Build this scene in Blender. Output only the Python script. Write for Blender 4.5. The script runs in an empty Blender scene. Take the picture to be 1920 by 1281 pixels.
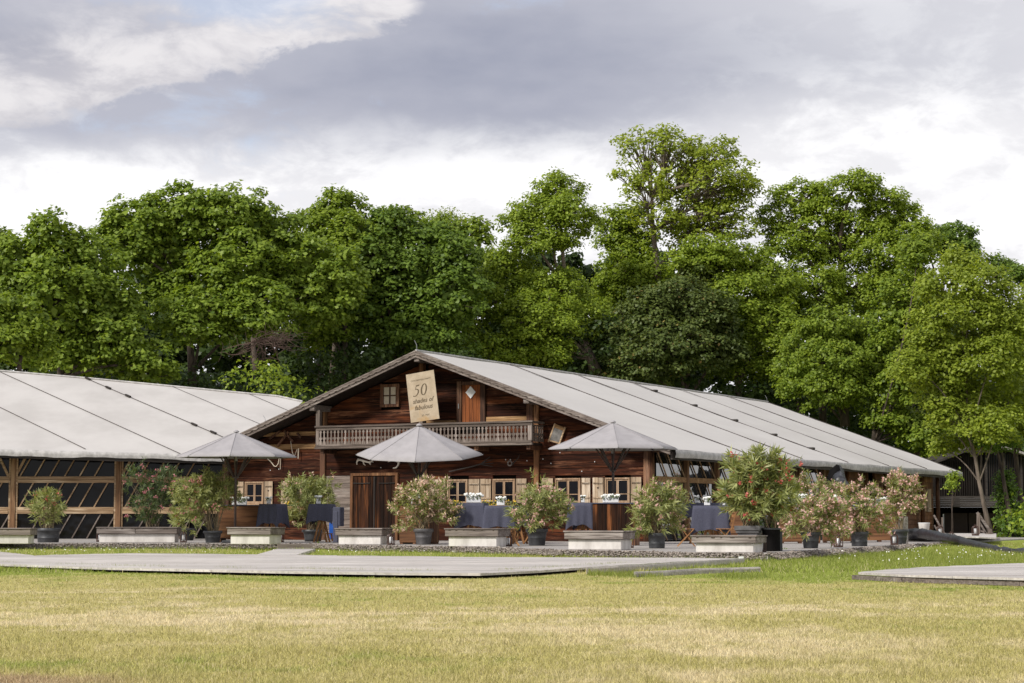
import bpy, math, random
import numpy as np
from mathutils import Vector, Matrix
rad = math.radians
rng = np.random.default_rng(7)
random.seed(7)
scene = bpy.context.scene

# ------------------------------------------------------------------ camera
F = 3733.0; HZ = 977.0; CX = 960.0; CY = 640.5; CZ = 0.80
PITCH = math.atan((HZ - CY) / F); cp, sp = math.cos(PITCH), math.sin(PITCH)
cam_d = bpy.data.cameras.new('camera'); cam = bpy.data.objects.new('camera', cam_d)
scene.collection.objects.link(cam)
cam_d.sensor_width = 36.0; cam_d.lens = 36.0 * F / 1920.0
cam_d.clip_start = 0.5; cam_d.clip_end = 3000
cam.location = (0, 0, CZ); cam.rotation_euler = (math.pi / 2 + PITCH, 0, 0)
scene.camera = cam

# ------------------------------------------------------------------ node helpers
class NT:
    def __init__(s, tree): s.t = tree; s.t.nodes.clear()
    def n(s, kind, **kw):
        nd = s.t.nodes.new('ShaderNode' + kind); ins = kw.pop('ins', {})
        for k, v in kw.items(): setattr(nd, k, v)
        for k, v in ins.items(): s.put(nd.inputs[k], v)
        return nd
    def put(s, sock, v):
        if isinstance(v, bpy.types.NodeSocket): s.t.links.new(v, sock)
        elif isinstance(v, tuple) and len(v) == 3 and sock.type == 'RGBA': sock.default_value = (*v, 1)
        else: sock.default_value = v
    def m(s, op, a, b=0.0, c=0.0, clamp=False):
        nd = s.n('Math', operation=op, use_clamp=clamp); s.put(nd.inputs[0], a); s.put(nd.inputs[1], b)
        s.put(nd.inputs[2], c); return nd.outputs[0]
    def ss(s, v, lo, hi, a=0.0, b=1.0):
        nd = s.n('MapRange', interpolation_type='SMOOTHSTEP', ins={'Value': v, 'From Min': lo, 'From Max': hi, 'To Min': a, 'To Max': b})
        return nd.outputs[0]
    def mix(s, f, a, b, blend='MIX'):
        nd = s.n('Mix', data_type='RGBA', blend_type=blend)
        s.put(nd.inputs[0], f); s.put(nd.inputs[6], a); s.put(nd.inputs[7], b); return nd.outputs[2]
    def noise(s, vec, scale, detail=4, rough=0.55, dist=0.0):
        return s.n('TexNoise', ins={'Vector': vec, 'Scale': scale, 'Detail': detail, 'Roughness': rough, 'Distortion': dist}).outputs[0]
    def mapv(s, vec, sc=(1, 1, 1), rot=(0, 0, 0), loc=(0, 0, 0)):
        return s.n('Mapping', ins={'Vector': vec, 'Scale': sc, 'Rotation': rot, 'Location': loc}).outputs[0]

# ------------------------------------------------------------------ sky, clouds
SUN_DIR = Vector((-0.62, -0.50, 0.66)).normalized()     # towards the sun
w = bpy.data.worlds.new('World'); scene.world = w; w.use_nodes = True
T = NT(w.node_tree)
tc = T.n('TexCoord').outputs['Generated']
sep = T.n('SeparateXYZ', ins={0: tc})
X, Y, Z = sep.outputs
az = T.m('ARCTAN2', X, Y); el = T.m('ARCSINE', Z)
A = T.m('MULTIPLY_ADD', az, 3.733, 0.96)
E = T.m('MULTIPLY_ADD', el, -3.80, 0.977)
sv = T.mapv(tc, (1, 1, 2.3))
n1 = T.noise(sv, 9, 7, .56)
n2 = T.noise(T.mapv(tc, (1, 1, 2.0), loc=(3.1, .4, 1.7)), 22, 8, .62, .3)
n3 = T.noise(T.mapv(tc, (1, 1, 3.4), loc=(.2, 5.4, .3)), 4.0, 4, .5)
n4 = T.noise(T.mapv(tc, (1, 1, 1.6), loc=(1.2, 2.4, 3.3)), 48, 6, .6, .2)
c1 = T.m('SUBTRACT', n1, .5); c2 = T.m('SUBTRACT', n2, .5); c3 = T.m('SUBTRACT', n3, .5); c4 = T.m('SUBTRACT', n4, .5)
# the deck's lower edge: low at the left, higher to the right
bnd = T.ss(A, .75, 1.55, .275, .19)
d1 = T.m('ADD', T.m('SUBTRACT', bnd, E), T.m('ADD', T.m('MULTIPLY', c1, .22), T.m('MULTIPLY', c2, .05)))
deck = T.ss(d1, -.075, .085)
deckdark = T.m('MULTIPLY', deck, T.ss(A, 1.0, 1.8, 1.0, .42))
# lighter, sharply edged bank at the upper left
tt = T.m('SUBTRACT', T.m('MULTIPLY_ADD', A, -.27, .25), E)
tt = T.m('ADD', tt, T.m('ADD', T.m('MULTIPLY', c2, .17), T.m('ADD', T.m('MULTIPLY', c4, .07), T.m('MULTIPLY', c1, .06))))
bank = T.m('MULTIPLY', T.ss(tt, -.006, .022), T.ss(tt, .05, .21, 1, .25))
bank = T.m('MULTIPLY', bank, T.m('MULTIPLY', T.ss(A, -.7, -.1), T.ss(T.m('ADD', A, T.m('MULTIPLY', c2, .12)), .74, .79, 1, 0)))
white = T.mix(T.ss(T.m('ADD', c1, c2), -.10, .12), (.93, .925, .935), (.77, .765, .79))
lav = T.mix(T.ss(T.m('ADD', c3, T.m('MULTIPLY', c1, .6)), -.2, .22), (.29, .31, .395), (.44, .45, .52))
col = T.mix(deckdark, white, lav)
col = T.mix(bank, col, T.mix(T.ss(c2, -.14, .16), (.74, .72, .735), (.52, .51, .55)))
cover = T.ss(T.m('ADD', c3, T.m('MULTIPLY', c2, .5)), .30, .14, .80, 1.0)
SKYK = 0.405
sky = T.n('TexSky', sky_type='NISHITA', sun_disc=False, sun_elevation=math.asin(SUN_DIR.z),
          sun_rotation=math.atan2(SUN_DIR.x, SUN_DIR.y), altitude=500)
bg1 = T.n('Background', ins={'Color': sky.outputs[0], 'Strength': .10})
bg2 = T.n('Background', ins={'Color': col, 'Strength': SKYK})
mx = T.n('MixShader', ins={0: cover, 1: bg1.outputs[0], 2: bg2.outputs[0]})
T.t.links.new(mx.outputs[0], T.n('OutputWorld').inputs[0])

sun_d = bpy.data.lights.new('sun', 'SUN'); sun = bpy.data.objects.new('sun', sun_d)
scene.collection.objects.link(sun)
sun_d.energy = 1.5; sun_d.angle = rad(11); sun_d.color = (1, .955, .88)
sun.rotation_euler = SUN_DIR.to_track_quat('Z', 'Y').to_euler()
scene.view_settings.view_transform = 'Standard'; scene.view_settings.look = 'None'
scene.view_settings.gamma = 1.0; scene.view_settings.exposure = 1.5
scene.view_settings.use_curve_mapping = False
try:
    scene.cycles.max_bounces = 7; scene.cycles.transparent_max_bounces = 6
    scene.cycles.diffuse_bounces = 3; scene.cycles.glossy_bounces = 3; scene.cycles.transmission_bounces = 3
except Exception: pass

# ------------------------------------------------------------------ measured places
def ray(px, py):
    a = (px - CX) / F; b = -(py - CY) / F
    return Vector((a, cp - b * sp, sp + b * cp))
def G(px, py, z=0.0):
    d = ray(px, py); return Vector((0, 0, CZ)) + d * ((z - CZ) / d.z)
def D(px, py, Y):
    d = ray(px, py); return Vector((0, 0, CZ)) + d * (Y / d.y)
TH = rad(28.2)
OB = G(1228, 1016, .16); OB.z = 0.0
TZ = 0.16

def sm(t): t = max(0.0, min(1.0, t)); return t * t * (3 - 2 * t)
def ground_z(x, y):
    return .12 * sm((x - 8.5) / 4.5) * sm((y - 47) / 8) + .03 * math.sin(x * .21 + 1) * math.sin(y * .17) * sm((22 - y) / 10 + 1) * .3

# ------------------------------------------------------------------ mesh helpers
COL = scene.collection
class MB:
    def __init__(s): s.v = []; s.f = []
    def add(s, vs, fs):
        o = len(s.v); s.v += [tuple(v) for v in vs]; s.f += [tuple(i + o for i in f) for f in fs]; return s
    def box(s, x0, x1, y0, y1, z0, z1):
        return s.add([(x0, y0, z0), (x1, y0, z0), (x1, y1, z0), (x0, y1, z0), (x0, y0, z1), (x1, y0, z1), (x1, y1, z1), (x0, y1, z1)],
                     [(0, 3, 2, 1), (4, 5, 6, 7), (0, 1, 5, 4), (1, 2, 6, 5), (2, 3, 7, 6), (3, 0, 4, 7)])
    def bev(s, x0, x1, y0, y1, z0, z1, b=.012):
        c = (Vector((x0, y0, z0)) + Vector((x1, y1, z1))) / 2
        vs = []; fs = []
        for sx in (0, 1):
            for sy in (0, 1):
                for sz in (0, 1):
                    px, py, pz = (x0, x1)[sx], (y0, y1)[sy], (z0, z1)[sz]
                    dx, dy, dz = (b, -b)[sx], (b, -b)[sy], (b, -b)[sz]
                    vs += [(px, py + dy, pz + dz), (px + dx, py, pz + dz), (px + dx, py + dy, pz)]
        I = lambda sx, sy, sz, k: (sx * 4 + sy * 2 + sz) * 3 + k
        for sx in (0, 1): fs.append([I(sx, 0, 0, 0), I(sx, 1, 0, 0), I(sx, 1, 1, 0), I(sx, 0, 1, 0)][::(1 if sx else -1)])
        for sy in (0, 1): fs.append([I(0, sy, 0, 1), I(0, sy, 1, 1), I(1, sy, 1, 1), I(1, sy, 0, 1)][::(1 if sy else -1)])
        for sz in (0, 1): fs.append([I(0, 0, sz, 2), I(1, 0, sz, 2), I(1, 1, sz, 2), I(0, 1, sz, 2)][::(1 if sz else -1)])
        for a in (0, 1):
            for c_ in (0, 1):
                fs.append([I(a, c_, 0, 0), I(a, c_, 1, 0), I(a, c_, 1, 1), I(a, c_, 0, 1)])
                fs.append([I(a, 0, c_, 0), I(a, 1, c_, 0), I(a, 1, c_, 2), I(a, 0, c_, 2)])
                fs.append([I(0, a, c_, 1), I(1, a, c_, 1), I(1, a, c_, 2), I(0, a, c_, 2)])
        for sx in (0, 1):
            for sy in (0, 1):
                for sz in (0, 1): fs.append([I(sx, sy, sz, 0), I(sx, sy, sz, 1), I(sx, sy, sz, 2)])
        return s.add(vs, fs)
    def beam(s, p0, p1, w, h=None, up=(0, 0, 1)):
        p0 = Vector(p0); p1 = Vector(p1); h = h or w
        t = (p1 - p0).normalized(); u = Vector(up)
        if abs(t.dot(u)) > .98: u = Vector((0, 1, 0))
        a = t.cross(u).normalized(); b = a.cross(t).normalized()
        vs = [p + a * i * w / 2 + b * j * h / 2 for p in (p0, p1) for i, j in ((-1, -1), (1, -1), (1, 1), (-1, 1))]
        return s.add(vs, [(0, 1, 2, 3), (7, 6, 5, 4), (0, 4, 5, 1), (1, 5, 6, 2), (2, 6, 7, 3), (3, 7, 4, 0)])
    def tube(s, pts, rs, n=6, cap=True, jit=0.0):
        pts = [Vector(p) for p in pts]
        if not hasattr(rs, '__len__'): rs = [rs] * len(pts)
        o = len(s.v); prev = None
        for i, p in enumerate(pts):
            t = (pts[min(i + 1, len(pts) - 1)] - pts[max(i - 1, 0)]).normalized()
            if prev is None:
                a = t.cross(Vector((0, 0, 1)) if abs(t.z) < .9 else Vector((1, 0, 0))).normalized()
            else: a = (prev - t * prev.dot(t)).normalized()
            prev = a; b = t.cross(a)
            for k in range(n):
                an = 2 * math.pi * k / n; r = rs[i] * (1 + random.uniform(-jit, jit))
                s.v.append(tuple(p + (a * math.cos(an) + b * math.sin(an)) * r))
        for i in range(len(pts) - 1):
            for k in range(n):
                k2 = (k + 1) % n
                s.f.append((o + i * n + k, o + i * n + k2, o + (i + 1) * n + k2, o + (i + 1) * n + k))
        if cap:
            s.f.append(tuple(o + k for k in range(n))[::-1]); s.f.append(tuple(o + (len(pts) - 1) * n + k for k in range(n)))
        return s
    def lathe(s, prof, n=20, c=(0, 0, 0), sx=1.0, sy=1.0, ph=0.0):
        o = len(s.v)
        for r, z in prof:
            for k in range(n):
                a = 2 * math.pi * k / n + ph; s.v.append((c[0] + r * sx * math.cos(a), c[1] + r * sy * math.sin(a), c[2] + z))
        for i in range(len(prof) - 1):
            for k in range(n):
                k2 = (k + 1) % n; s.f.append((o + i * n + k, o + i * n + k2, o + (i + 1) * n + k2, o + (i + 1) * n + k))
        return s
    def prism(s, poly, axis, a0, a1):
        """poly of 2-D points, extruded along axis ('x','y','z') from a0 to a1"""
        n = len(poly)
        def mk(p, a): return (a, p[0], p[1]) if axis == 'x' else ((p[0], a, p[1]) if axis == 'y' else (p[0], p[1], a))
        vs = [mk(p, a0) for p in poly] + [mk(p, a1) for p in poly]
        fs = [tuple(range(n))[::-1], tuple(range(n, 2 * n))] + [(i, (i + 1) % n, (i + 1) % n + n, i + n) for i in range(n)]
        return s.add(vs, fs)
    def mesh(s, name):
        me = bpy.data.meshes.new(name); me.from_pydata(s.v, [], s.f); me.update(); return me
def put(name, me, mat, parent=None, smooth=False, **props):
    o = bpy.data.objects.new(name, me); COL.objects.link(o)
    if mat and not me.materials: me.materials.append(mat)
    if parent: o.parent = parent
    if smooth: me.shade_smooth()
    for k, v in props.items(): o[k] = v
    return o
def part(name, mb, mat, parent, **kw): return put(name, mb.mesh(name), mat, parent, **kw)
def thing(name, label, category, loc=(0, 0, 0), rz=0.0, group=None):
    o = bpy.data.objects.new(name, None); COL.objects.link(o); o.empty_display_size = .2
    o.location = loc; o.rotation_euler = (0, 0, rz); o['label'] = label; o['category'] = category
    if group: o['group'] = group
    return o
KIDS = {}
def copy_tree(o, loc=None, rz=None, label=None, parent=None):
    c = o.copy(); COL.objects.link(c)
    if parent: c.parent = parent
    if loc is not None: c.location = loc
    if rz is not None: c.rotation_euler = (0, 0, rz)
    if label: c['label'] = label
    for ch in [k for k in o.children]: copy_tree(ch, parent=c)
    return c
def np_mesh(name, V, k, mat, tint=None):
    """V: (N*k,3) array, N faces of k corners each, no shared corners"""
    V = np.ascontiguousarray(V.reshape(-1, 3), dtype=np.float32); n = len(V) // k
    me = bpy.data.meshes.new(name)
    me.vertices.add(n * k); me.loops.add(n * k); me.polygons.add(n)
    me.vertices.foreach_set('co', V.ravel())
    me.loops.foreach_set('vertex_index', np.arange(n * k, dtype=np.int32))
    me.polygons.foreach_set('loop_start', np.arange(0, n * k, k, dtype=np.int32))
    me.polygons.foreach_set('loop_total', np.full(n, k, dtype=np.int32))
    if tint is not None:
        a = me.attributes.new('tint', 'FLOAT', 'FACE'); a.data.foreach_set('value', np.ascontiguousarray(tint, dtype=np.float32))
    me.materials.append(mat); me.update(calc_edges=True); return me
def unit(a): return a / np.maximum(np.linalg.norm(a, axis=-1, keepdims=True), 1e-9)
def leaf_quads(C, N, L, W, tang=None, fold=.18):
    n = len(C); r = rng.normal(size=(n, 3)) if tang is None else tang
    t = unit(r - N * np.sum(r * N, axis=1, keepdims=True)); b = np.cross(N, t)
    L = np.asarray(L).reshape(-1, 1); W = np.asarray(W).reshape(-1, 1)
    return np.stack([C - t * L / 2, C + b * W / 2 - N * W * fold - t * L * .08, C + t * L / 2, C - b * W / 2 - N * W * fold - t * L * .08], axis=1)

# ------------------------------------------------------------------ materials
def material(name):
    m = bpy.data.materials.new(name); m.use_nodes = True; t = NT(m.node_tree)
    out = t.n('OutputMaterial'); bs = t.n('BsdfPrincipled'); t.t.links.new(bs.outputs[0], out.inputs[0])
    return m, t, bs
def wood(name, dark, mid, light, axis='x', rough=.7, scale=1.0, vary=(.65, 1.45), bump=.5, knots=True, worn=None, gloss=.25):
    m, t, bs = material(name)
    tc = t.n('TexCoord').outputs['Object']; rnd = t.n('ObjectInfo').outputs['Random']
    off = t.n('CombineXYZ', ins={0: t.m('MULTIPLY', rnd, 37.0), 1: t.m('MULTIPLY', rnd, 11.0), 2: t.m('MULTIPLY', rnd, 23.0)}).outputs[0]
    v = t.n('VectorMath', operation='ADD', ins={0: tc, 1: off}).outputs[0]
    lo, hi = 1.1 * scale, 26 * scale
    sc = {'x': (lo, hi, hi), 'y': (hi, lo, hi), 'z': (hi, hi, lo)}[axis]
    g = t.noise(t.mapv(v, sc), 1.0, 6, .62, .6)
    lo2, hi2 = .45 * scale, 3.2 * scale
    sc2 = {'x': (lo2, hi2, hi2), 'y': (hi2, lo2, hi2), 'z': (hi2, hi2, lo2)}[axis]
    b = t.noise(t.mapv(v, sc2, loc=(5, 2, 8)), 1.0, 3, .6)
    c = t.mix(t.ss(g, .34, .60), dark, mid)
    c = t.mix(t.m('MULTIPLY', t.ss(b, .50, .70), t.ss(g, .32, .56)), c, light)
    if worn: c = t.mix(t.m('MULTIPLY', t.ss(t.noise(t.mapv(v, tuple(q * .5 for q in sc2), loc=(9, 1, 4)), 2.2, 5, .7), .52, .66), t.ss(g, .40, .56)), c, worn)
    k = t.m('MULTIPLY_ADD', rnd, vary[1] - vary[0], vary[0])
    c = t.mix(1.0, c, t.n('CombineColor', ins={0: k, 1: k, 2: k}).outputs[0], 'MULTIPLY')
    t.put(bs.inputs['Base Color'], c); bs.inputs['Roughness'].default_value = rough
    bs.inputs['Specular IOR Level'].default_value = gloss
    bm = t.n('Bump', ins={'Height': t.m('ADD', g, t.m('MULTIPLY', b, .5)), 'Strength': bump, 'Distance': .012})
    t.put(bs.inputs['Normal'], bm.outputs[0]); return m
def plain(name, c, rough=.6, var=.12, scale=6, metal=0, spec=.5, bump=0.0, c2=None, stretch=(1, 1, 1)):
    m, t, bs = material(name)
    tc = t.n('TexCoord').outputs['Object']; v = t.mapv(tc, stretch)
    n = t.noise(v, scale, 5, .6)
    c2 = c2 or tuple(x * (1 - var * 2) for x in c)
    hi = tuple(min(1, x * (1 + var)) for x in c)
    t.put(bs.inputs['Base Color'], t.mix(t.ss(n, .3, .7), hi, c2))
    bs.inputs['Roughness'].default_value = rough; bs.inputs['Metallic'].default_value = metal
    bs.inputs['Specular IOR Level'].default_value = spec
    if bump:
        t.put(bs.inputs['Normal'], t.n('Bump', ins={'Height': n, 'Strength': bump, 'Distance': .02}).outputs[0])
    return m
def leafmat(name, dark, light, trans=.35, rough=.5, tip=None, spec=.3, tcol=None):
    m = bpy.data.materials.new(name); m.use_nodes = True; t = NT(m.node_tree)
    tint = t.n('Attribute', attribute_name='tint').outputs['Fac']
    c = t.mix(tint, dark, light)
    if tip: c = t.mix(t.ss(tint, .90, .97), c, tip)
    bs = t.n('BsdfPrincipled', ins={'Base Color': c, 'Roughness': rough, 'Specular IOR Level': spec})
    tr = t.n('BsdfTranslucent', ins={'Color': t.mix(1.0, c, tcol or (1.5, 1.45, .55), 'MULTIPLY')})
    mx = t.n('MixShader', ins={0: trans, 1: bs.outputs[0], 2: tr.outputs[0]})
    t.t.links.new(mx.outputs[0], t.n('OutputMaterial').inputs[0]); return m

M = {}
M['log'] = wood('log', (.012, .005, .003), (.048, .014, .007), (.135, .040, .014), 'x', vary=(.5, 1.35), worn=(.17, .075, .040), bump=.35, gloss=.10)
M['log_white'] = wood('log_white', (.07, .05, .04), (.20, .16, .135), (.42, .37, .33), 'x', vary=(.8, 1.2))
M['beam_light'] = wood('beam_light', (.16, .085, .035), (.36, .21, .095), (.52, .33, .17), 'x', vary=(.8, 1.15))
M['post'] = wood('post', (.035, .016, .010), (.12, .055, .03), (.26, .14, .08), 'z', vary=(.6, 1.3))
M['post_brown'] = wood('post_brown', (.07, .030, .013), (.19, .085, .036), (.33, .17, .08), 'z', vary=(.8, 1.2))
M['door'] = wood('door', (.010, .006, .004), (.050, .019, .009), (.20, .070, .022), 'z', vary=(.3, 1.5), gloss=.12)
M['door_orange'] = wood('door_orange', (.085, .024, .007), (.225, .066, .016), (.34, .12, .034), 'z', vary=(.8, 1.2))
M['shutter'] = wood('shutter', (.24, .165, .105), (.42, .32, .22), (.58, .49, .38), 'z', vary=(.75, 1.15))
M['frame'] = wood('frame', (.22, .135, .08), (.36, .245, .155), (.50, .37, .26), 'z', vary=(.85, 1.1))
M['grey_wood'] = wood('grey_wood', (.10, .080, .070), (.21, .175, .155), (.34, .30, .275), 'x', vary=(.8, 1.2))
M['grey_wood_v'] = wood('grey_wood_v', (.09, .068, .055), (.185, .148, .125), (.32, .27, .24), 'z', vary=(.85, 1.15))
M['deck'] = wood('deck', (.40, .365, .34), (.53, .495, .465), (.62, .585, .555), 'x', vary=(.88, 1.08), bump=.2, gloss=.3)
M['tent_wood'] = wood('tent_wood', (.22, .135, .07), (.40, .27, .16), (.56, .43, .29), 'x', vary=(.85, 1.15))
M['tent_post'] = wood('tent_post', (.09, .045, .022), (.22, .12, .06), (.38, .25, .14), 'z', vary=(.85, 1.15))
M['bar_v'] = wood('bar_v', (.09, .045, .02), (.20, .105, .05), (.34, .19, .10), 'z', vary=(.9, 1.1))
M['ply'] = wood('ply', (.085, .038, .018), (.165, .075, .033), (.24, .12, .055), 'x', vary=(.85, 1.15), scale=.7)
M['chair_wood'] = wood('chair_wood', (.19, .085, .03), (.34, .17, .07), (.46, .27, .12), 'z', vary=(.85, 1.15))
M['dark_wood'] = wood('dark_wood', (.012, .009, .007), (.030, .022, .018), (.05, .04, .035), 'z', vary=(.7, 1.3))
M['dark_grey'] = wood('dark_grey', (.030, .025, .022), (.055, .046, .041), (.08, .068, .060), 'x', vary=(.8, 1.2))
M['black'] = plain('black', (.006, .005, .005), .8, spec=.1)
M['hollow'] = plain('hollow', (.010, .008, .007), .9, spec=.1)
M['iron'] = plain('iron', (.035, .028, .024), .55, metal=.4)
M['metal'] = plain('metal', (.35, .35, .35), .4, metal=.8)
M['pot'] = plain('pot', (.045, .047, .052), .5, .2, 5)
M['pot_grey'] = plain('pot_grey', (.11, .105, .108), .55, .2, 5)
M['plaster'] = plain('plaster', (.62, .59, .56), .85, .12, 3, c2=(.46, .43, .40), bump=.3, stretch=(1, 1, .35))
M['balcony_wood'] = wood('balcony_wood', (.07, .052, .042), (.145, .113, .094), (.25, .205, .175), 'x', vary=(.8, 1.2))
M['verge_wood'] = wood('verge_wood', (.085, .065, .055), (.19, .155, .135), (.33, .285, .255), 'x', vary=(.85, 1.15))
M['zinc'] = plain('zinc', (.16, .15, .14), .5, .2, 8)
M['seam'] = plain('seam', (.11, .095, .09), .8)
M['soil'] = plain('soil', (.04, .028, .02), .95)
M['cloth'] = plain('cloth', (.074, .076, .108), .85, .1, 40, spec=.15)
M['cloth_light'] = plain('cloth_light', (.20, .21, .32), .8, .1, 30, spec=.2)
M['white'] = plain('white', (.78, .78, .78), .5, .03)
M['canvas'] = plain('canvas', (.345, .328, .338), .85, .05, 3, spec=.15)
M['canvas_pole'] = plain('canvas_pole', (.055, .035, .030), .5)
M['stone'] = plain('stone', (.40, .37, .34), .85, .2, 30, c2=(.20, .17, .15))
M['pebble'] = plain('pebble', (.36, .32, .29), .9, .2, 9, c2=(.16, .13, .11))
M['antler'] = plain('antler', (.80, .72, .62), .6)
M['blue'] = plain('blue', (.02, .10, .42), .4)
M['black_plastic'] = plain('black_plastic', (.028, .028, .034), .42, .3, 7, bump=.8, spec=.5)
M['curtain'] = plain('curtain', (.55, .47, .37), .9, .06, 12)
M['bark'] = plain('bark', (.085, .062, .046), .9, .2, 8, c2=(.035, .026, .020), bump=.8, stretch=(1, 1, .25))
M['bark_light'] = plain('bark_light', (.17, .135, .105), .9, .2, 7, c2=(.075, .058, .045), bump=.8, stretch=(1, 1, .25))
M['stem'] = plain('stem', (.22, .17, .10), .8, .15)
M['twig'] = plain('twig', (.09, .055, .042), .9)
M['flower_white'] = plain('flower_white', (.80, .80, .76), .7, .04)
M['flower_yellow'] = plain('flower_yellow', (.75, .50, .03), .7)
M['heart'] = plain('heart', (.03, .015, .01), .9)
M['tile_grey'] = plain('tile_grey', (.30, .28, .265), .8, .2, 14)

def fabric_roof():
    m, t, bs = material('roof_fabric')
    tc = t.n('TexCoord').outputs['Object']
    a = t.noise(t.mapv(tc, (.5, .12, .5)), 1.0, 5, .6)
    b = t.noise(tc, 3.0, 6, .7)
    c = t.mix(t.ss(a, .3, .7), (.53, .508, .488), (.485, .463, .445))
    c = t.mix(t.ss(b, .58, .80), c, (.44, .42, .40))
    t.put(bs.inputs['Base Color'], c); bs.inputs['Roughness'].default_value = .8; bs.inputs['Specular IOR Level'].default_value = .25
    st_ = t.noise(t.mapv(tc, (.22, 4.5, .22), loc=(3, 1, 2)), 1.0, 6, .7)
    c = t.mix(t.m('MULTIPLY', t.ss(st_, .52, .74), .75), c, (.37, .35, .33))
    w_ = t.noise(t.mapv(tc, (.9, 1.6, .9)), 1.3, 3, .5)
    t.put(bs.inputs['Normal'], t.n('Bump', ins={'Height': w_, 'Strength': .25, 'Distance': .06}).outputs[0]); return m
M['leaf_shaded'] = leafmat('leaf_shaded', (.018, .038, .010), (.075, .115, .022), .3)  # undergrowth and far wood: shade under the crowns put into the leaf colour
M['roof'] = fabric_roof()
M['roof_pav'] = plain('roof_pav', (.465, .445, .43), .8, .06, .5, spec=.2, c2=(.42, .40, .385))
M['tarp'] = plain('tarp', (.42, .405, .395), .75, .15, 5, bump=.6)
def glass(name, ior, col, rough=.03):
    m, t, bs = material(name)
    bs.inputs['Base Color'].default_value = (*col, 1); bs.inputs['Roughness'].default_value = rough; bs.inputs['IOR'].default_value = ior
    tc = t.n('TexCoord').outputs['Object']
    t.put(bs.inputs['Normal'], t.n('Bump', ins={'Height': t.noise(tc, 1.3, 2, .5), 'Strength': .12, 'Distance': .05}).outputs[0]); return m
M['glass_dark'] = glass('glass_dark', 1.26, (.006, .006, .007), .05)
M['glass_win'] = glass('glass_win', 1.2, (.006, .006, .008), .06)
M['glass_side'] = glass('glass_side', 2.6, (.02, .022, .022), .02)
M['glass_slat'] = glass('glass_slat', 1.4, (.045, .05, .065), .2)

def lawn_color(t, tint=None):
    P = t.n('NewGeometry').outputs['Position']
    a = t.noise(t.mapv(P, (.22, .42, 0), loc=(1.3, 2.2, 0)), 1.0, 5, .62, .4)      # broad patches, drawn out across the view
    b = t.noise(t.mapv(P, (1.9, .85, 0), loc=(4, 4, 0)), 1.0, 5, .68)
    f = t.noise(t.mapv(P, (9, 5, 0)), 1.0, 4, .7)
    sx = t.n('SeparateXYZ', ins={0: P}); px, py = sx.outputs[0], sx.outputs[1]
    far = t.ss(py, 23, 31.5)
    right = t.m('MULTIPLY', t.ss(px, 1.5, 6.0), t.ss(py, 18, 27))
    g = t.m('ADD', t.m('ADD', t.m('MULTIPLY_ADD', a, 2.0, -.93), t.m('MULTIPLY_ADD', b, 1.5, -.75)), t.m('MULTIPLY_ADD', f, .7, -.35))
    g = t.m('ADD', g, t.m('ADD', t.m('MULTIPLY', far, .62), t.m('MULTIPLY', right, .45)))
    wob = t.m('MULTIPLY_ADD', b, 3.0, -1.5)
    yy = t.m('ADD', py, wob)
    band = t.m('MULTIPLY', t.ss(yy, 13.2, 14.6), t.ss(yy, 17.5, 20.5, 1, 0))
    band = t.m('MULTIPLY', band, t.ss(px, 3.5, 1.2))
    green = t.m('MULTIPLY', t.ss(yy, 13.4, 12.2), t.ss(px, 1.2, -.6))
    gr2 = t.m('MULTIPLY', t.m('MULTIPLY', t.ss(yy, 17.2, 18.6), t.ss(yy, 22.5, 20.5)), t.m('MULTIPLY', t.ss(px, -3.2, -1.8), t.ss(px, 2.4, .9)))
    g = t.m('ADD', g, t.m('ADD', t.m('MULTIPLY', band, -.27), t.m('ADD', t.m('MULTIPLY', green, .20), t.m('MULTIPLY', gr2, .22))))
    dry = t.ss(g, -.42, .10, 1.0, 0.0); lush = t.ss(g, .22, .75)
    c = t.mix(dry, (.46, .415, .165), (.655, .565, .355))
    c = t.mix(lush, c, (.26, .31, .06))
    bare = t.m('MULTIPLY', t.ss(t.m('ADD', py, t.m('MULTIPLY', b, 1.2)), 11.1, 10.6), t.ss(px, -1.6, -2.3))
    c = t.mix(t.m('MULTIPLY', bare, .8), c, (.42, .30, .20))
    return c
def ground_mat():
    m, t, bs = material('lawn_ground')
    c = lawn_color(t); P = t.n('NewGeometry').outputs['Position']
    f = t.noise(t.mapv(P, (16, 20, 0)), 1.0, 5, .75)
    c = t.mix(1.0, c, t.mix(t.ss(f, .3, .66), (.78, .75, .70), (1.0, 1.0, 1.0)), 'MULTIPLY')  # creases of the bump painted darker, shade put into the ground colour
    bare = t.noise(t.mapv(P, (.9, 1.4, 0), loc=(7, 1, 0)), 1.0, 5, .6)
    c = t.mix(t.ss(bare, .70, .78), c, (.30, .22, .15))
    t.put(bs.inputs['Base Color'], c); bs.inputs['Roughness'].default_value = .95; bs.inputs['Specular IOR Level'].default_value = .05
    t.put(bs.inputs['Normal'], t.n('Bump', ins={'Height': f, 'Strength': .6, 'Distance': .03}).outputs[0]); return m
M['ground'] = ground_mat()
def blade_mat():
    m = bpy.data.materials.new('grass_blade'); m.use_nodes = True; t = NT(m.node_tree)
    c = lawn_color(t); tint = t.n('Attribute', attribute_name='tint').outputs['Fac']
    k = t.ss(tint, 0, 1, .62, 1.5)
    c = t.mix(1.0, c, t.n('CombineColor', ins={0: k, 1: k, 2: k}).outputs[0], 'MULTIPLY')
    c = t.mix(t.ss(tint, .80, .97), c, (.62, .53, .32))
    bs = t.n('BsdfPrincipled', ins={'Base Color': c, 'Roughness': .7, 'Specular IOR Level': .15})
    tr = t.n('BsdfTranslucent', ins={'Color': c})
    mx = t.n('MixShader', ins={0: .3, 1: bs.outputs[0], 2: tr.outputs[0]})
    t.t.links.new(mx.outputs[0], t.n('OutputMaterial').inputs[0]); return m
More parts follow.
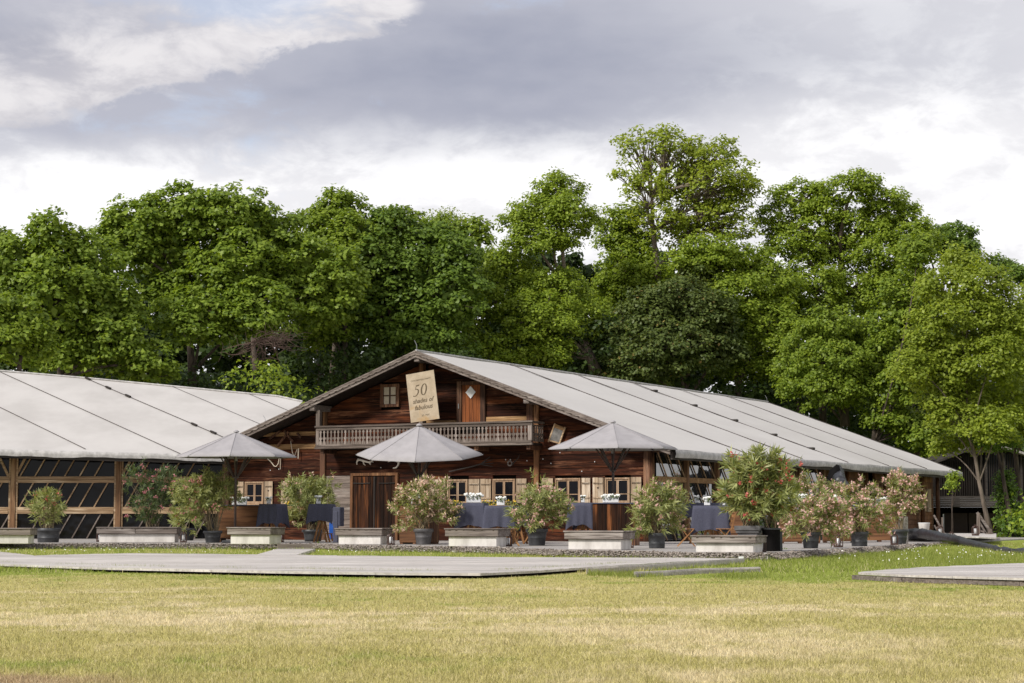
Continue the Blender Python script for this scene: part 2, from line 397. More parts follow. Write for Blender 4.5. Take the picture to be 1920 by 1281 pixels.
M['blade'] = blade_mat()
M['meadow'] = leafmat('meadow', (.12, .16, .03), (.37, .40, .11), .35, .6, tip=(.55, .46, .26))
M['daisy'] = plain('daisy', (.80, .79, .74), .7, .03)
# foliage by kind
M['leaf_chestnut'] = leafmat('leaf_chestnut', (0.082, 0.142, 0.015), (0.310, 0.402, 0.055), .4)
M['leaf_lime'] = leafmat('leaf_lime', (0.087, 0.147, 0.015), (0.310, 0.394, 0.048), .4)
M['leaf_dark'] = leafmat('leaf_dark', (0.062, 0.113, 0.018), (0.207, 0.299, 0.041), .36)
M['leaf_maple'] = leafmat('leaf_maple', (0.109, 0.176, 0.017), (0.348, 0.432, 0.049), .4)
M['leaf_tall'] = leafmat('leaf_tall', (0.145, 0.206, 0.020), (0.399, 0.459, 0.059), .45)
M['leaf_bronze'] = leafmat('leaf_bronze', (.048, .080, .018), (.165, .205, .052), .34, tip=(.34, .24, .08))
M['leaf_bright'] = leafmat('leaf_bright', (0.129, 0.185, 0.018), (0.361, 0.428, 0.059), .45)
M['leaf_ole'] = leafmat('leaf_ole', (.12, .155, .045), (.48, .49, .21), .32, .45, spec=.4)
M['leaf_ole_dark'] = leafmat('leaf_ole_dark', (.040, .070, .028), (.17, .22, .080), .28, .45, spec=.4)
M['leaf_ivy'] = leafmat('leaf_ivy', (0.055, 0.110, 0.018), (0.174, 0.269, 0.041))
M['fl_pink'] = leafmat('fl_pink', (.74, .40, .37), (.90, .70, .62), .3, .6, tcol=(1, 1, 1))
M['fl_deep'] = leafmat('fl_deep', (.58, .17, .22), (.80, .42, .42), .3, .6, tcol=(1, 1, 1))
M['fl_red'] = leafmat('fl_red', (.50, .07, .06), (.74, .28, .24), .3, .6, tcol=(1, 1, 1))
M['fl_pale'] = leafmat('fl_pale', (.72, .45, .36), (.88, .72, .58), .3, .6, tcol=(1, 1, 1))

# ================================================================== GROUND
def build_ground():
    xs = list(np.arange(-40, 46, 1.0)); ys = list(np.arange(2, 96, 1.0))
    V = [(x, y, ground_z(x, y)) for y in ys for x in xs]; nx = len(xs)
    Fc = [(j * nx + i, j * nx + i + 1, (j + 1) * nx + i + 1, (j + 1) * nx + i) for j in range(len(ys) - 1) for i in range(nx - 1)]
    me = bpy.data.meshes.new('lawn'); 
    # outer ring to the horizon, sharing the fine grid's rim
    o = len(V); R = 1500
    V += [(-R, -R, 0), (R, -R, 0), (R, R, 0), (-R, R, 0)]
    c = [0, nx - 1, (len(ys) - 1) * nx + nx - 1, (len(ys) - 1) * nx]
    Fc.append(tuple([o, o + 1] + list(range(nx - 1, -1, -1))))
    Fc.append(tuple([o + 1, o + 2] + [j * nx + nx - 1 for j in range(len(ys) - 1, -1, -1)]))
    Fc.append(tuple([o + 2, o + 3] + [(len(ys) - 1) * nx + i for i in range(nx)]))
    Fc.append(tuple([o + 3, o] + [j * nx for j in range(len(ys))]))
    me.from_pydata(V, [], Fc); me.update()
    put('ground', me, M['ground'], smooth=True, kind='structure')
build_ground()

def poly_strips(poly, y0, y1, wdt, z0, z1, gap=.006, warp=0.0):
    """cut a plan polygon into boards running along x; each board keeps its slanted ends"""
    mb = MB()
    def spans(y):
        xs = []
        for (ax, ay), (bx, by) in zip(poly, poly[1:] + poly[:1]):
            if (ay <= y < by) or (by <= y < ay): xs.append(ax + (bx - ax) * (y - ay) / (by - ay))
        return sorted(xs)
    y = y0
    while y < y1:
        a, b = spans(y + gap), spans(y + wdt - gap)
        if len(a) == len(b) and a:
            for i in range(0, len(a) - 1, 2):
                L = max(a[i + 1] - a[i], .2); dz = random.uniform(-warp, warp)
                mb.add([(a[i], y + gap, z0), (a[i + 1], y + gap, z0), (b[i + 1], y + wdt - gap, z0), (b[i], y + wdt - gap, z0),
                        (a[i], y + gap, z1 + dz), (a[i + 1], y + gap, z1 + dz), (b[i + 1], y + wdt - gap, z1 + dz), (b[i], y + wdt - gap, z1 + dz)],
                       [(0, 3, 2, 1), (4, 5, 6, 7), (0, 1, 5, 4), (1, 2, 6, 5), (2, 3, 7, 6), (3, 0, 4, 7)])
        y += wdt
    return mb
def plan(pts, z): return [(G(x, y, z).x, G(x, y, z).y) for x, y in pts]

# board to board variation of the platforms
dm = M['deck']; tt_ = dm.node_tree; bs_ = [n for n in tt_.nodes if n.type == 'BSDF_PRINCIPLED'][0]; lk = bs_.inputs['Base Color'].links[0]; src = lk.from_socket
N2 = NT.__new__(NT); N2.t = tt_
Pp = N2.n('NewGeometry').outputs['Position']; sy_ = N2.n('SeparateXYZ', ins={0: Pp})
rowi = N2.m('FLOOR', N2.m('DIVIDE', sy_.outputs[1], .22)); seg = N2.m('FLOOR', N2.m('ADD', N2.m('DIVIDE', sy_.outputs[0], 4.0), N2.m('MULTIPLY', rowi, .37)))
wn = N2.n('TexWhiteNoise', noise_dimensions='2D', ins={'Vector': N2.n('CombineXYZ', ins={0: rowi, 1: seg}).outputs[0]}).outputs['Value']
stn = N2.noise(N2.mapv(Pp, (.35, 1.1, 0)), 1.0, 5, .65)
kk = N2.m('MULTIPLY', N2.ss(wn, 0, 1, .84, 1.08), N2.ss(stn, .35, .62, .86, 1.06))
N2.put(bs_.inputs['Base Color'], N2.mix(1.0, src, N2.n('CombineColor', ins={0: kk, 1: kk, 2: kk}).outputs[0], 'MULTIPLY'))
# terrace
front_px = [(-160, 1019.5), (0, 1019.5), (170, 1018.6), (400, 1019.2), (515, 1019), (590, 1019), (640, 1021.5), (800, 1024), (950, 1026.6), (1060, 1031.5),
            (1200, 1033.5), (1300, 1036), (1440, 1037.2), (1510, 1033), (1600, 1028), (1700, 1021.5), (1800, 1015.5)]
TF = plan(front_px, TZ)
tpoly = TF + [(24, 84), (12, 98), (-30, 98)]
mb = MB(); n = len(tpoly)
mb.add([(x, y, TZ) for x, y in tpoly] + [(x, y, -.05) for x, y in tpoly], [tuple(range(n))] + [((i + 1) % n, i, i + n, (i + 1) % n + n) for i in range(n)])
m, t_, bs_ = material('terrace_wood')
P_ = t_.n('NewGeometry').outputs['Position']
g_ = t_.noise(t_.mapv(P_, (.5, 7, 1), rot=(0, 0, .5)), 1.0, 5, .6)
wv = t_.n('TexWave', bands_direction='Y', ins={'Vector': t_.mapv(P_, rot=(0, 0, .5)), 'Scale': 2.2, 'Distortion': .0}).outputs['Fac']
c_ = t_.mix(t_.ss(g_, .3, .7), (.40, .37, .345), (.29, .265, .245)); c_ = t_.mix(t_.ss(wv, .0, .09, 1, 0), c_, (.10, .09, .085))
t_.put(bs_.inputs['Base Color'], c_); bs_.inputs['Roughness'].default_value = .75
part('terrace', mb, m, None, kind='structure')
# stone rubble along the terrace edge
def rubble():
    V = []; base = np.array([(1, 0, 0), (-1, 0, 0), (0, 1, 0), (0, -1, 0), (0, 0, 1), (0, 0, -1)], float)
    tri = [(0, 2, 4), (2, 1, 4), (1, 3, 4), (3, 0, 4), (2, 0, 5), (1, 2, 5), (3, 1, 5), (0, 3, 5)]
    out = []; tint = []
    for (ax, ay), (bx, by) in zip(TF[:-1], TF[1:]):
        L = math.hypot(bx - ax, by - ay); nx_, ny_ = (by - ay) / L, -(bx - ax) / L
        if ny_ > 0: nx_, ny_ = -nx_, -ny_
        for k in range(int(L * 260)):
            t = random.random(); d = random.random() ** 1.5 * .19; r = random.uniform(.012, .030)
            if random.random() < .1: r *= 1.5
            x = ax + (bx - ax) * t + nx_ * d; y = ay + (by - ay) * t + ny_ * d
            z = max(0, .145 - d * .6 + random.uniform(-.02, .015)); 
            if 0 < x + 5.9 < 1.5 and False: continue
            p = base * rng.uniform(.7, 1.25, (6, 1)) * r * np.array([1.2, 1, .75]); a = random.random() * 6.28
            R_ = np.array([[math.cos(a), -math.sin(a), 0], [math.sin(a), math.cos(a), 0], [0, 0, 1]]); p = p @ R_.T + (x, y, z + r * .2)
            out += [p[list(f)] for f in tri]; tint += [random.random()] * 8
    me = np_mesh('rubble', np.array(out), 3, leafmat('rubble', (.09, .073, .060), (.36, .31, .27), 0.0, .9, spec=.2), np.array(tint))
    put('gravel', me, None, kind='stuff', label='low band of loose pale stones along the front edge of the terrace', category='gravel')
rubble()

# big timber platform on the lawn
DZ = .075
deck_px = [(-200, 1054.5), (0, 1057.5), (200, 1064.5), (520, 1071), (780, 1074.5), (900, 1075), (1000, 1070.5), (1100, 1063.5), (1250, 1054.5), (1395, 1047.2),
           (1300, 1045.8), (1000, 1045), (800, 1043.5), (600, 1041), (400, 1038.6), (250, 1037.2), (150, 1039.2), (65, 1041.5), (0, 1034.5), (-200, 1030)]
dp = plan(deck_px, DZ)
deck = thing('timber_platform', 'wide low platform of bleached boards lying on the lawn before the terrace', 'platform', (0, 0, 0))
part('board', poly_strips(dp, min(p[1] for p in dp), max(p[1] for p in dp), .22, DZ - .035, DZ, .005, .004), M['deck'], deck, kind='stuff')
mb = MB(); inn = [((p[0]) * .985, p[1] + (.25 if i < 10 else -.15)) for i, p in enumerate(dp)]
n = len(inn); mb.add([(x, y, DZ - .036) for x, y in inn] + [(x, y, 0.0) for x, y in inn], [tuple(range(n))] + [((i + 1) % n, i, i + n, (i + 1) % n + n) for i in range(n)])
part('underside', mb, M['black'], deck)
def log_beam(pxs, z0, z1, wd, label):
    pts = [G(x, y, z1) for x, y in pxs]; mb = MB(); n = len(pts)
    for i, p in enumerate(pts):
        jz, jy = random.uniform(-.008, .008), random.uniform(-.02, .02); c = .025
        for (dy, z) in ((c, z0), (0, z0 + c), (jy * .3, z1 - c + jz), (c, z1 + jz), (wd - c, z1 + jz), (wd, z1 - c), (wd, z0)): mb.v.append((p.x, p.y + dy + jy, z))
    for i in range(n - 1):
        for k in range(7): k2 = (k + 1) % 7; mb.f.append((i * 7 + k, (i + 1) * 7 + k, (i + 1) * 7 + k2, i * 7 + k2))
    mb.f.append(tuple(range(7))); mb.f.append(tuple((n - 1) * 7 + k for k in range(7))[::-1])
    put('timber', mb.mesh('timber'), M['grey_wood_h'], None, label=label, category='timber', group='long weathered timbers along the platform edge')
M['grey_wood_h'] = wood('grey_wood_h', (.28, .25, .225), (.44, .40, .365), (.56, .52, .48), 'x', vary=(.9, 1.1))
log_beam([(1100, 1063.5), (1160, 1061.5), (1220, 1058.5), (1290, 1054), (1350, 1050), (1396, 1046.8)], .0, .105, .22, 'long grey timber bordering the right end of the big platform, the upper of two')
log_beam([(1190, 1072.5), (1250, 1070), (1310, 1067), (1370, 1065), (1426, 1064)], -.03, .075, .25, 'lower grey timber half sunk in the grass in front of the upper one')

# second platform, right
r_px = [(1606, 1073.2), (1700, 1078), (1920, 1084), (2100, 1088), (2100, 1052), (1920, 1056), (1740, 1063), (1660, 1068)]
rp = plan(r_px, .10)
deck2 = thing('timber_platform', 'second bleached board platform with dark cut edge at the right side of the lawn', 'platform')
part('board', poly_strips(rp, min(p[1] for p in rp), max(p[1] for p in rp), .22, .07, .10, .005, .004), M['deck'], deck2, kind='stuff')
mb = MB()
for (a, b) in zip(rp[:3], rp[1:4]): mb.beam((a[0], a[1] + .12, .03), (b[0], b[1] + .12, .03), .10, .06)
part('edge_beam', mb, M['grey_wood'], deck2)

# plank step and landing
st = thing('entrance_step', 'grey plank step with landing boards between grass strips leading onto the terrace', 'step')
a, b = G(516, 1027, .05), G(585, 1027, .05)
mb = MB(); mb.bev(a.x, b.x + .15, a.y + .5, a.y + 1.6, .0, .145, .01); part('riser', mb, M['grey_wood'], st)
q = [G(482, 1039.5, .075), G(555, 1040.5, .075), G(592, 1029, .075), G(520, 1029, .075)]
for i in range(5):
    t0, t1 = i / 5 + .01, (i + 1) / 5 - .01
    mb = MB(); l0, l1, r0, r1 = q[0].lerp(q[3], t0), q[0].lerp(q[3], t1), q[1].lerp(q[2], t0), q[1].lerp(q[2], t1)
    mb.add([(p.x, p.y, z) for z in (.01, .075) for p in (l0, r0, r1, l1)], [(0, 3, 2, 1), (4, 5, 6, 7), (0, 1, 5, 4), (1, 2, 6, 5), (2, 3, 7, 6), (3, 0, 4, 7)])
    part('plank', mb, M['deck'], st)
# raised far platform right of the barn
p2 = plan([(1690, 1004), (1835, 1006.5), (1868, 1008.5), (1868, 1000.5), (1745, 999.5), (1690, 999.5)], .34)
far_t = thing('far_platform', 'small raised board platform beyond the black duct at the barn\'s right corner', 'platform')
part('board', poly_strips(p2, min(p[1] for p in p2), max(p[1] for p in p2), +.22, .30, .34, .005), M['deck'], far_t, kind='stuff')

# ================================================================== THE BARN
TX = -8.02                                    # ridge, in the barn's own x (wall runs along x, depth along y)
RZ = 6.27; SL = .368
def roof_z(x): return RZ - SL * abs(x - TX)
barn = thing('timber_barn', 'old dark timber barn with carved gable boards, balcony and long pale fabric roof', 'barn', (OB.x, OB.y, 0), -TH)
def B(u, s, z): return Vector((-u, s, z))
# front wall of logs
openings = [(-11.12, -9.28, .1, 2.40), (-9.97, -9.24, 4.58, 5.35), (-6.97, -5.97, 3.75, 5.34),
            (-15.5, -14.66, 1.36, 2.16), (-13.55, -12.75, 1.36, 2.16), (-7.4, -6.6, 1.33, 2.16), (-5.72, -4.85, 1.33, 2.16), (-3.45, -2.52, 1.33, 2.16), (-1.7, -.8, 1.33, 2.16)]
bays = [(-16.15, -12.36), (-12.16, -8.38), (-8.14, -4.19), (-4.01, -.32)]
H = .205
def log_piece(x0, x1, z0, z1, proud, mat, name='log'):
    def lim(z):  # x range under the roof at height z
        d = (RZ - .16 - z) / SL; return TX - d, TX + d
    a0, b0 = lim(z0); a1, b1 = lim(z1 - .0)
    xa0, xb0 = max(x0, a0), min(x1, b0); xa1, xb1 = max(x0, a1), min(x1, b1)
    if xb0 - xa0 < .08: return
    if xb1 < xa1: xa1 = xb1 = (xa1 + xb1) / 2
    g = .0025; y = -proud; yb = .10; c = .009
    zz0, zz1 = z0 + g, z1 - g
    vs = []
    for (yy, dz) in ((yb, 0), (y + c, 0), (y, c)):
        vs += [(xa0, yy, zz0 + dz), (xb0, yy, zz0 + dz), (xb1, yy, zz1 - dz), (xa1, yy, zz1 - dz)]
    fs = [(3, 2, 1, 0), (8, 9, 10, 11)]
    for r in (0, 4):
        for i in range(4): fs.append((r + i, r + (i + 1) % 4, r + 4 + (i + 1) % 4, r + 4 + i))
    part(name, MB().add(vs, fs), mat, barn)
for bi, (bx0, bx1) in enumerate(bays):
    z = .16; k = 0
    while z < RZ:
        h = H * random.uniform(.95, 1.4); z1 = z + h
        segs = [(bx0, bx1)]
        for (ox0, ox1, oz0, oz1) in openings:
            ov = min(z1, oz1) - max(z, oz0)
            if ov > .45 * h:
                ns = []
                for (a, b_) in segs:
                    if ox1 <= a or ox0 >= b_: ns.append((a, b_)); continue
                    if ox0 > a: ns.append((a, ox0))
                    if ox1 < b_: ns.append((ox1, b_))
                segs = ns
        for (a, b_) in segs:
            if b_ - a < .06: continue
            wht = bi == 1 and z < 2.15 and a < -11.5
            log_piece(a, b_, z, z1, random.uniform(0, .022), M['log_white'] if wht else M['log'])
        z = z1
# dark body behind the logs and behind the side glazing, and the interior ends
mb = MB(); d = .20
poly = [(-16.1, .16), (-.35, .16), (-.35, roof_z(-.35) - d), (TX, RZ - d), (-16.1, roof_z(-16.1) - d)]
mb.prism(poly, 'y', .13, .30); part('wall_core', mb, M['hollow'], barn)
mb = MB(); mb.box(-.62, -.42, .3, 30.4, .16, 3.0); mb.prism(poly, 'y', 30.3, 30.5); part('inner_wall', mb, M['hollow'], barn)
mb = MB(); mb.box(-16.3, -16.15, .13, 30.5, .16, 3.25); part('rear_side_wall', mb, M['log'], barn)
# posts
def post(x0, x1, z0, z1, y0=-.06, y1=.1, mat='post', name='post'):
    mb = MB(); mb.bev(x0, x1, y0, y1, z0, z1, .014); return part(name, mb, M[mat], barn)
post(-12.37, -12.16, .16, 3.22, -.08); post(-8.38, -8.15, .16, 3.22, -.08); post(-4.19, -4.01, .16, 4.6, -.08, mat='post_brown')
post(-16.36, -16.14, .16, 3.2, -.08); post(-12.02, -11.86, 3.93, 4.50, -.86, -.7, 'grey_wood_v'); post(-12.27, -12.09, 3.93, 4.55, -.08, mat='post_brown')
post(-4.44, -4.20, 3.93, 4.72, -.1); post(-8.46, -8.30, 5.0, 6.0, -.1, mat='post_brown'); post(-8.46, -8.30, 3.95, 4.15, -.1, mat='grey_wood_v')
mb = MB(); mb.tube([(-.17, -.03, .16), (-.17, -.03, 1.6), (-.17, -.03, 2.98)], [.19, .18, .17], 12, jit=.02)
part('corner_post', mb, M['post'], barn, smooth=True)
# purlin ends under the roof
for (x, z) in ((TX, 5.99), (-3.98, 4.52), (-12.1, 4.50), (-1.0, 3.42), (-15.3, 3.30)):
    mb = MB(); mb.bev(x - .1, x + .1, -.98, .1, z - .02, z + .18, .014); part('purlin', mb, M['grey_wood'], barn)
# light horizontal beams left of the balcony and the light boards up in the gable
for (x0, x1, z0, z1, mt) in ((-15.6, -12.56, 3.24, 3.42, 'beam_light'), (-15.0, -12.56, 3.70, 3.84, 'beam_light'),
                             (-5.95, -4.44, 4.0, 4.16, 'beam_light'), (-8.2, -7.02, 3.97, 4.09, 'beam_light')):
    mb = MB(); mb.bev(x0, x1, -.05, .08, z0, z1, .01); part('beam', mb, M[mt], barn)
# roof membrane in bays between the seams
RIDGE = [-1.0, 5.4, 10.5, 15.5, 20.5, 25.7, 30.9]
EX0, EX1 = -16.75, 1.08
for i in range(6):
    y0, y1 = RIDGE[i] + (.0 if i == 0 else .02), RIDGE[i + 1] - (.0 if i == 5 else .02)
    for side in (1, -1):
        ex = EX1 if side == 1 else EX0
        mb = MB(); nx_, ny_ = 12, 6
        for iy in range(ny_ + 1):
            for ix in range(nx_ + 1):
                t = ix / nx_; v = iy / ny_; x = TX + (ex - TX) * t
                sag = -.045 * math.sin(math.pi * v) * math.sin(math.pi * min(1, t * 1.05)) + .012 * math.sin(x * 2.1 + i * 2) * math.sin(v * 9 + i)
                mb.v.append((x, y0 + (y1 - y0) * v, roof_z(x) + sag + .04))
        for iy in range(ny_):
            for ix in range(nx_):
                q_ = iy * (nx_ + 1) + ix; f = (q_, q_ + 1, q_ + nx_ + 2, q_ + nx_ + 1); mb.f.append(f if side == 1 else f[::-1])
        part('roof_panel', mb, M['roof'], barn, smooth=True)
for i, y in enumerate(RIDGE[1:-1]):
    mb = MB(); mb.tube([(TX + .05, y, RZ + .06), ((TX + EX1) / 2, y, roof_z((TX + EX1) / 2) + .055), (EX1 - .05, y, roof_z(EX1 - .05) + .06)], .016 if i != 3 else .009, 5)
    part('roof_seam', mb, M['seam'], barn)
for x in (-6.9, -5.2, -3.5, -1.9, -.4):
    mb = MB(); mb.bev(x - .16, x + .10, RIDGE[3] - .10, RIDGE[3] + .10, roof_z(x) + .03, roof_z(x) + .12, .02)
    o = part('clamp', mb, M['iron'], barn)
mb = MB(); mb.tube([(TX, -1.02, RZ + .07), (TX, 30.9, RZ + .07)], .04, 6); part('ridge_cord', mb, M['tarp'], barn)
# underside boards, back verge, gutter board
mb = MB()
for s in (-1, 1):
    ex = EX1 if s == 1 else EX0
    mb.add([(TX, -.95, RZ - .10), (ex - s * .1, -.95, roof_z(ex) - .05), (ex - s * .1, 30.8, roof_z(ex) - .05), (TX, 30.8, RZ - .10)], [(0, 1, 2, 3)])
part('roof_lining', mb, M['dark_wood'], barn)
def eave_band(path, drop, name='eave_flap', seg=90, amp=.02, out=.03):
    """fabric rolled over the eave: a hanging, slightly rippled band"""
    mb = MB(); n = seg
    for i in range(n + 1):
        t = i / n * (len(path) - 1); k = min(int(t), len(path) - 2); p = path[k].lerp(path[k + 1], t - k)
        w_ = amp * .5 * (math.sin(i * .61) + .6 * math.sin(i * 1.7 + 1)); dd = drop * (1 + .14 * math.sin(i * .13) + .09 * math.sin(i * .37 + 2) + .03 * math.sin(i * 1.1))
        side = out
        mb.v += [(p.x - side * 2.2, p.y + side * 1.1, p.z + .055), (p.x + side * .6 + w_ * .4, p.y - side * .4, p.z + .03 + w_ * .2), (p.x + side + w_, p.y - side * .6 - w_, p.z - dd * .5), (p.x + side * .4 - w_, p.y - side * .3, p.z - dd)]
    for i in range(n):
        for j in range(3): a = i * 4 + j; mb.f.append((a, a + 1, a + 5, a + 4))
    return mb
ez = roof_z(EX1)
eb = eave_band([Vector((EX1, -.9, ez)), Vector((EX1, 30.9, ez))], .19, out=.06)
part('eave_flap', eb, M['tarp'], barn, smooth=True)
mb = MB(); mb.box(EX1 - .14, EX1 - .08, -.9, 30.8, ez - .26, ez + .0); part('eave_board', mb, M['dark_grey'], barn)
# carved gable boards
def verge(side, L, y=-1.04):
    ex = TX + side * L
    def pt(d, off): return (TX + side * d, RZ - SL * d + off)
    n = 60; hgt = .155
    main = [pt(0, .0)] + [pt(L * i / n, 0) for i in range(1, n + 1)] + [pt(L, -hgt)] + [pt(L * (1 - i / n), -hgt) for i in range(1, n + 1)]
    mb = MB(); mb.prism(main if side == 1 else main[::-1], 'y', y, y + .05); part('verge_board', mb, M['verge_wood'], barn)
    nn = int(L / .045); low = []
    for i in range(nn + 1):
        d_ = L * (1 - i / nn); ph = (d_ / .26) % 1.0
        low.append(pt(d_, -.055 - .015 * math.sin(2 * math.pi * ph) - .008 * math.sin(4 * math.pi * ph + 1)))
    fr = [pt(0, .03), pt(L + .02, .03)] + low
    mb = MB(); mb.prism(fr, 'y', y - .035, y - .002); part('carved_board', mb, M['verge_wood'], barn)
    mb = MB()
    k = 0
    d_ = .2
    while d_ < L - .1:
        x, z = pt(d_, -.098); mb.add([(x - .05, y - .006, z + .02), (x + .01, y - .006, z - .006), (x + .06, y - .006, z + .004), (x + .0, y - .006, z + .024)], [(0, 1, 2, 3)]); d_ += .26
    part('carving', mb, M['heart'], barn)
    mb = MB(); a = pt(0, .045); b_ = pt(L + .03, .045); mb.beam((a[0], y + .02, a[1]), (b_[0], y + .02, b_[1]), .045, .13, (0, 1, 0)); part('verge_cap', mb, M['verge_wood'], barn)
verge(1, 9.0); verge(-1, 8.6)
# back verge edge of the fabric
mb = MB(); mb.beam((TX, 30.92, RZ + .03), (EX1, 30.92, ez + .03), .06, .12, (0, 1, 0)); part('rear_verge', mb, M['dark_grey'], barn)
# rods on the roof
for (x, y, h) in ((TX, -.95, .36), (-14.0, -.95, .25), (TX, 30.8, .32)):
    z = roof_z(x) + .05; mb = MB(); mb.tube([(x, y, z), (x - .02, y, z + h * .6), (x - .10, y, z + h)], .010, 4); part('lightning_rod', mb, M['metal'], barn)

# windows with shutters
def window(x0, x1, z0, z1, lite=True):
    f = .055; y = -.07
    mb = MB()
    mb.bev(x0, x1, y, .09, z1 - f, z1, .008); mb.bev(x0, x1, y, .09, z0, z0 + f, .008)
    mb.bev(x0, x0 + f, y, .09, z0 + f, z1 - f, .008); mb.bev(x1 - f, x1, y, .09, z0 + f, z1 - f, .008)
    win = part('window', mb, M['frame'], barn)
    xm = (x0 + x1) / 2
    for (a, b_) in ((x0 + f, xm), (xm, x1 - f)):
        mb = MB(); s = .04; yy = y + .03
        mb.box(a + .004, a + s, yy, yy + .04, z0 + f, z1 - f); mb.box(b_ - s, b_ - .004, yy, yy + .04, z0 + f, z1 - f)
        mb.box(a + s, b_ - s, yy, yy + .04, z0 + f, z0 + f + s); mb.box(a + s, b_ - s, yy, yy + .04, z1 - f - s, z1 - f)
        zc = z0 + (z1 - z0) * .37; mb.box(a + s, b_ - s, yy + .005, yy + .03, zc - .012, zc + .012)
        part('sash', mb, M['frame'], win)
        mb = MB(); mb.box(a + s, b_ - s, yy + .02, yy + .028, z0 + f + s, z1 - f - s); part('pane', mb, M['glass_win'], win)
        if lite:
            mb = MB(); xx = a + s if a < xm - .1 else b_ - s; d_ = .05 if a < xm - .1 else -.05
            mb.box(min(xx, xx + d_), max(xx, xx + d_), yy + .03, yy + .034, z0 + f + s + .12, z1 - f - s); part('curtain', mb, M['curtain'], win)
    mb = MB(); mb.bev(x0 - .02, x1 + .02, y - .06, .05, z0 - .04, z0, .006); part('sill', mb, M['frame'], win)
def heart_mesh(x, z, y, r=.035):
    pts = []
    for i in range(20):
        t = 2 * math.pi * i / 20; pts.append((x + r * (16 * math.sin(t) ** 3) / 16, z + r * (13 * math.cos(t) - 5 * math.cos(2 * t) - 2 * math.cos(3 * t) - math.cos(4 * t)) / 14))
    return MB().prism(pts[::-1], 'y', y - .002, y)
def shutter(x0, x1, z0, z1, heart=True, parent=None, y=-.055):
    par = parent or barn; n = 2 if x1 - x0 < .42 else 3; w_ = (x1 - x0) / n
    s = None
    mb = MB()
    for zz in (z0 + .14, z1 - .2): mb.bev(x0 + .03, x1 - .03, y - .045, y - .02, zz, zz + .055, .006)
    s = part('shutter', mb, M['shutter'], par)
    for i in range(n):
        mb = MB(); mb.bev(x0 + i * w_ + .003, x0 + (i + 1) * w_ - .003, y - .02, y + .01, z0 + random.uniform(0, .012), z1 - random.uniform(0, .012), .005); part('board', mb, M['shutter'], s)
    mb = MB(); mb.box(x0 + .05, x1 - .05, y - .05, y - .045, z1 - .182, z1 - .168); part('strap', mb, M['iron'], s)
    if heart: part('heart_cutout', heart_mesh((x0 + x1) / 2, z1 - .33, y - .021), M['heart'], s)
for (a, b_, z0, z1) in ((-15.48, -14.68, 1.38, 2.15), (-13.55, -12.75, 1.38, 2.15), (-7.39, -6.62, 1.34, 2.15), (-5.70, -4.87, 1.34, 2.15), (-3.43, -2.53, 1.34, 2.15), (-1.68, -.82, 1.34, 2.15)):
    window(a, b_, z0, z1)
for (a, b_, h) in ((-15.85, -15.52, 1), (-14.64, -14.30, 1), (-13.95, -13.59, 1), (-8.05, -7.45, 0), (-6.58, -6.17, 0), (-6.14, -5.74, 0), (-4.83, -4.45, 0), (-3.9, -3.50, 0), (-2.49, -2.18, 0), (-2.10, -1.72, 1), (-.78, -.42, 1)):
    shutter(a, b_, 1.36, 2.16, bool(h))
# main double door
mb = MB(); mb.bev(-11.14, -11.03, -.09, .09, .16, 2.4, .01); mb.bev(-9.36, -9.26, -.09, .09, .16, 2.4, .01); mb.bev(-11.03, -9.36, -.09, .09, 2.30, 2.40, .01)
door = part('door', mb, M['post_brown'], barn)
x = -11.02
for i in range(11):
    w_ = 1.655 / 11; mb = MB(); mb.bev(x + .003, x + w_ - .003, -.045 - random.uniform(0, .012), .03, .18, 2.29, .008); part('plank', mb, M['door'], door); x += w_
mb = MB(); mb.tube([(-11.02, -.075, 2.06), (-10.6, -.078, 2.05), (-10.35, -.075, 2.06)], .014, 5); mb.tube([(-9.38, -.075, 2.06), (-9.7, -.078, 2.05), (-10.02, -.075, 2.055)], .014, 5)
mb.bev(-10.21, -10.17, -.075, -.05, .2, 2.28, .004); part('hinge', mb, M['iron'], door)
# gable window with curtains
mb = MB(); x0, x1, z0, z1 = -9.97, -9.24, 4.58, 5.35
for bx in ((x0, x1, z1 - .1, z1), (x0, x1, z0, z0 + .1), (x0, x0 + .12, z0 + .1, z1 - .1), (x1 - .12, x1, z0 + .1, z1 - .1)): mb.bev(bx[0], bx[1], -.1, .09, bx[2], bx[3], .01)
gw = part('gable_window', mb, M['post'], barn)
mb = MB(); xm, zm = (x0 + x1) / 2, (z0 + z1) / 2; mb.box(xm - .02, xm + .02, -.07, -.03, z0 + .1, z1 - .1); mb.box(x0 + .12, xm - .02, -.07, -.03, zm - .02, zm + .02); mb.box(xm + .02, x1 - .12, -.07, -.03, zm - .02, zm + .02); part('glazing_bar', mb, M['post'], gw)
for (a, b_, c_, d_) in ((x0 + .12, xm - .02, z0 + .1, zm - .02), (xm + .02, x1 - .12, z0 + .1, zm - .02), (x0 + .12, xm - .02, zm + .02, z1 - .1), (xm + .02, x1 - .12, zm + .02, z1 - .1)):
    mb = MB(); mb.box(a, b_, -.04, -.03, c_, d_); part('pane', mb, M['curtain'], gw)
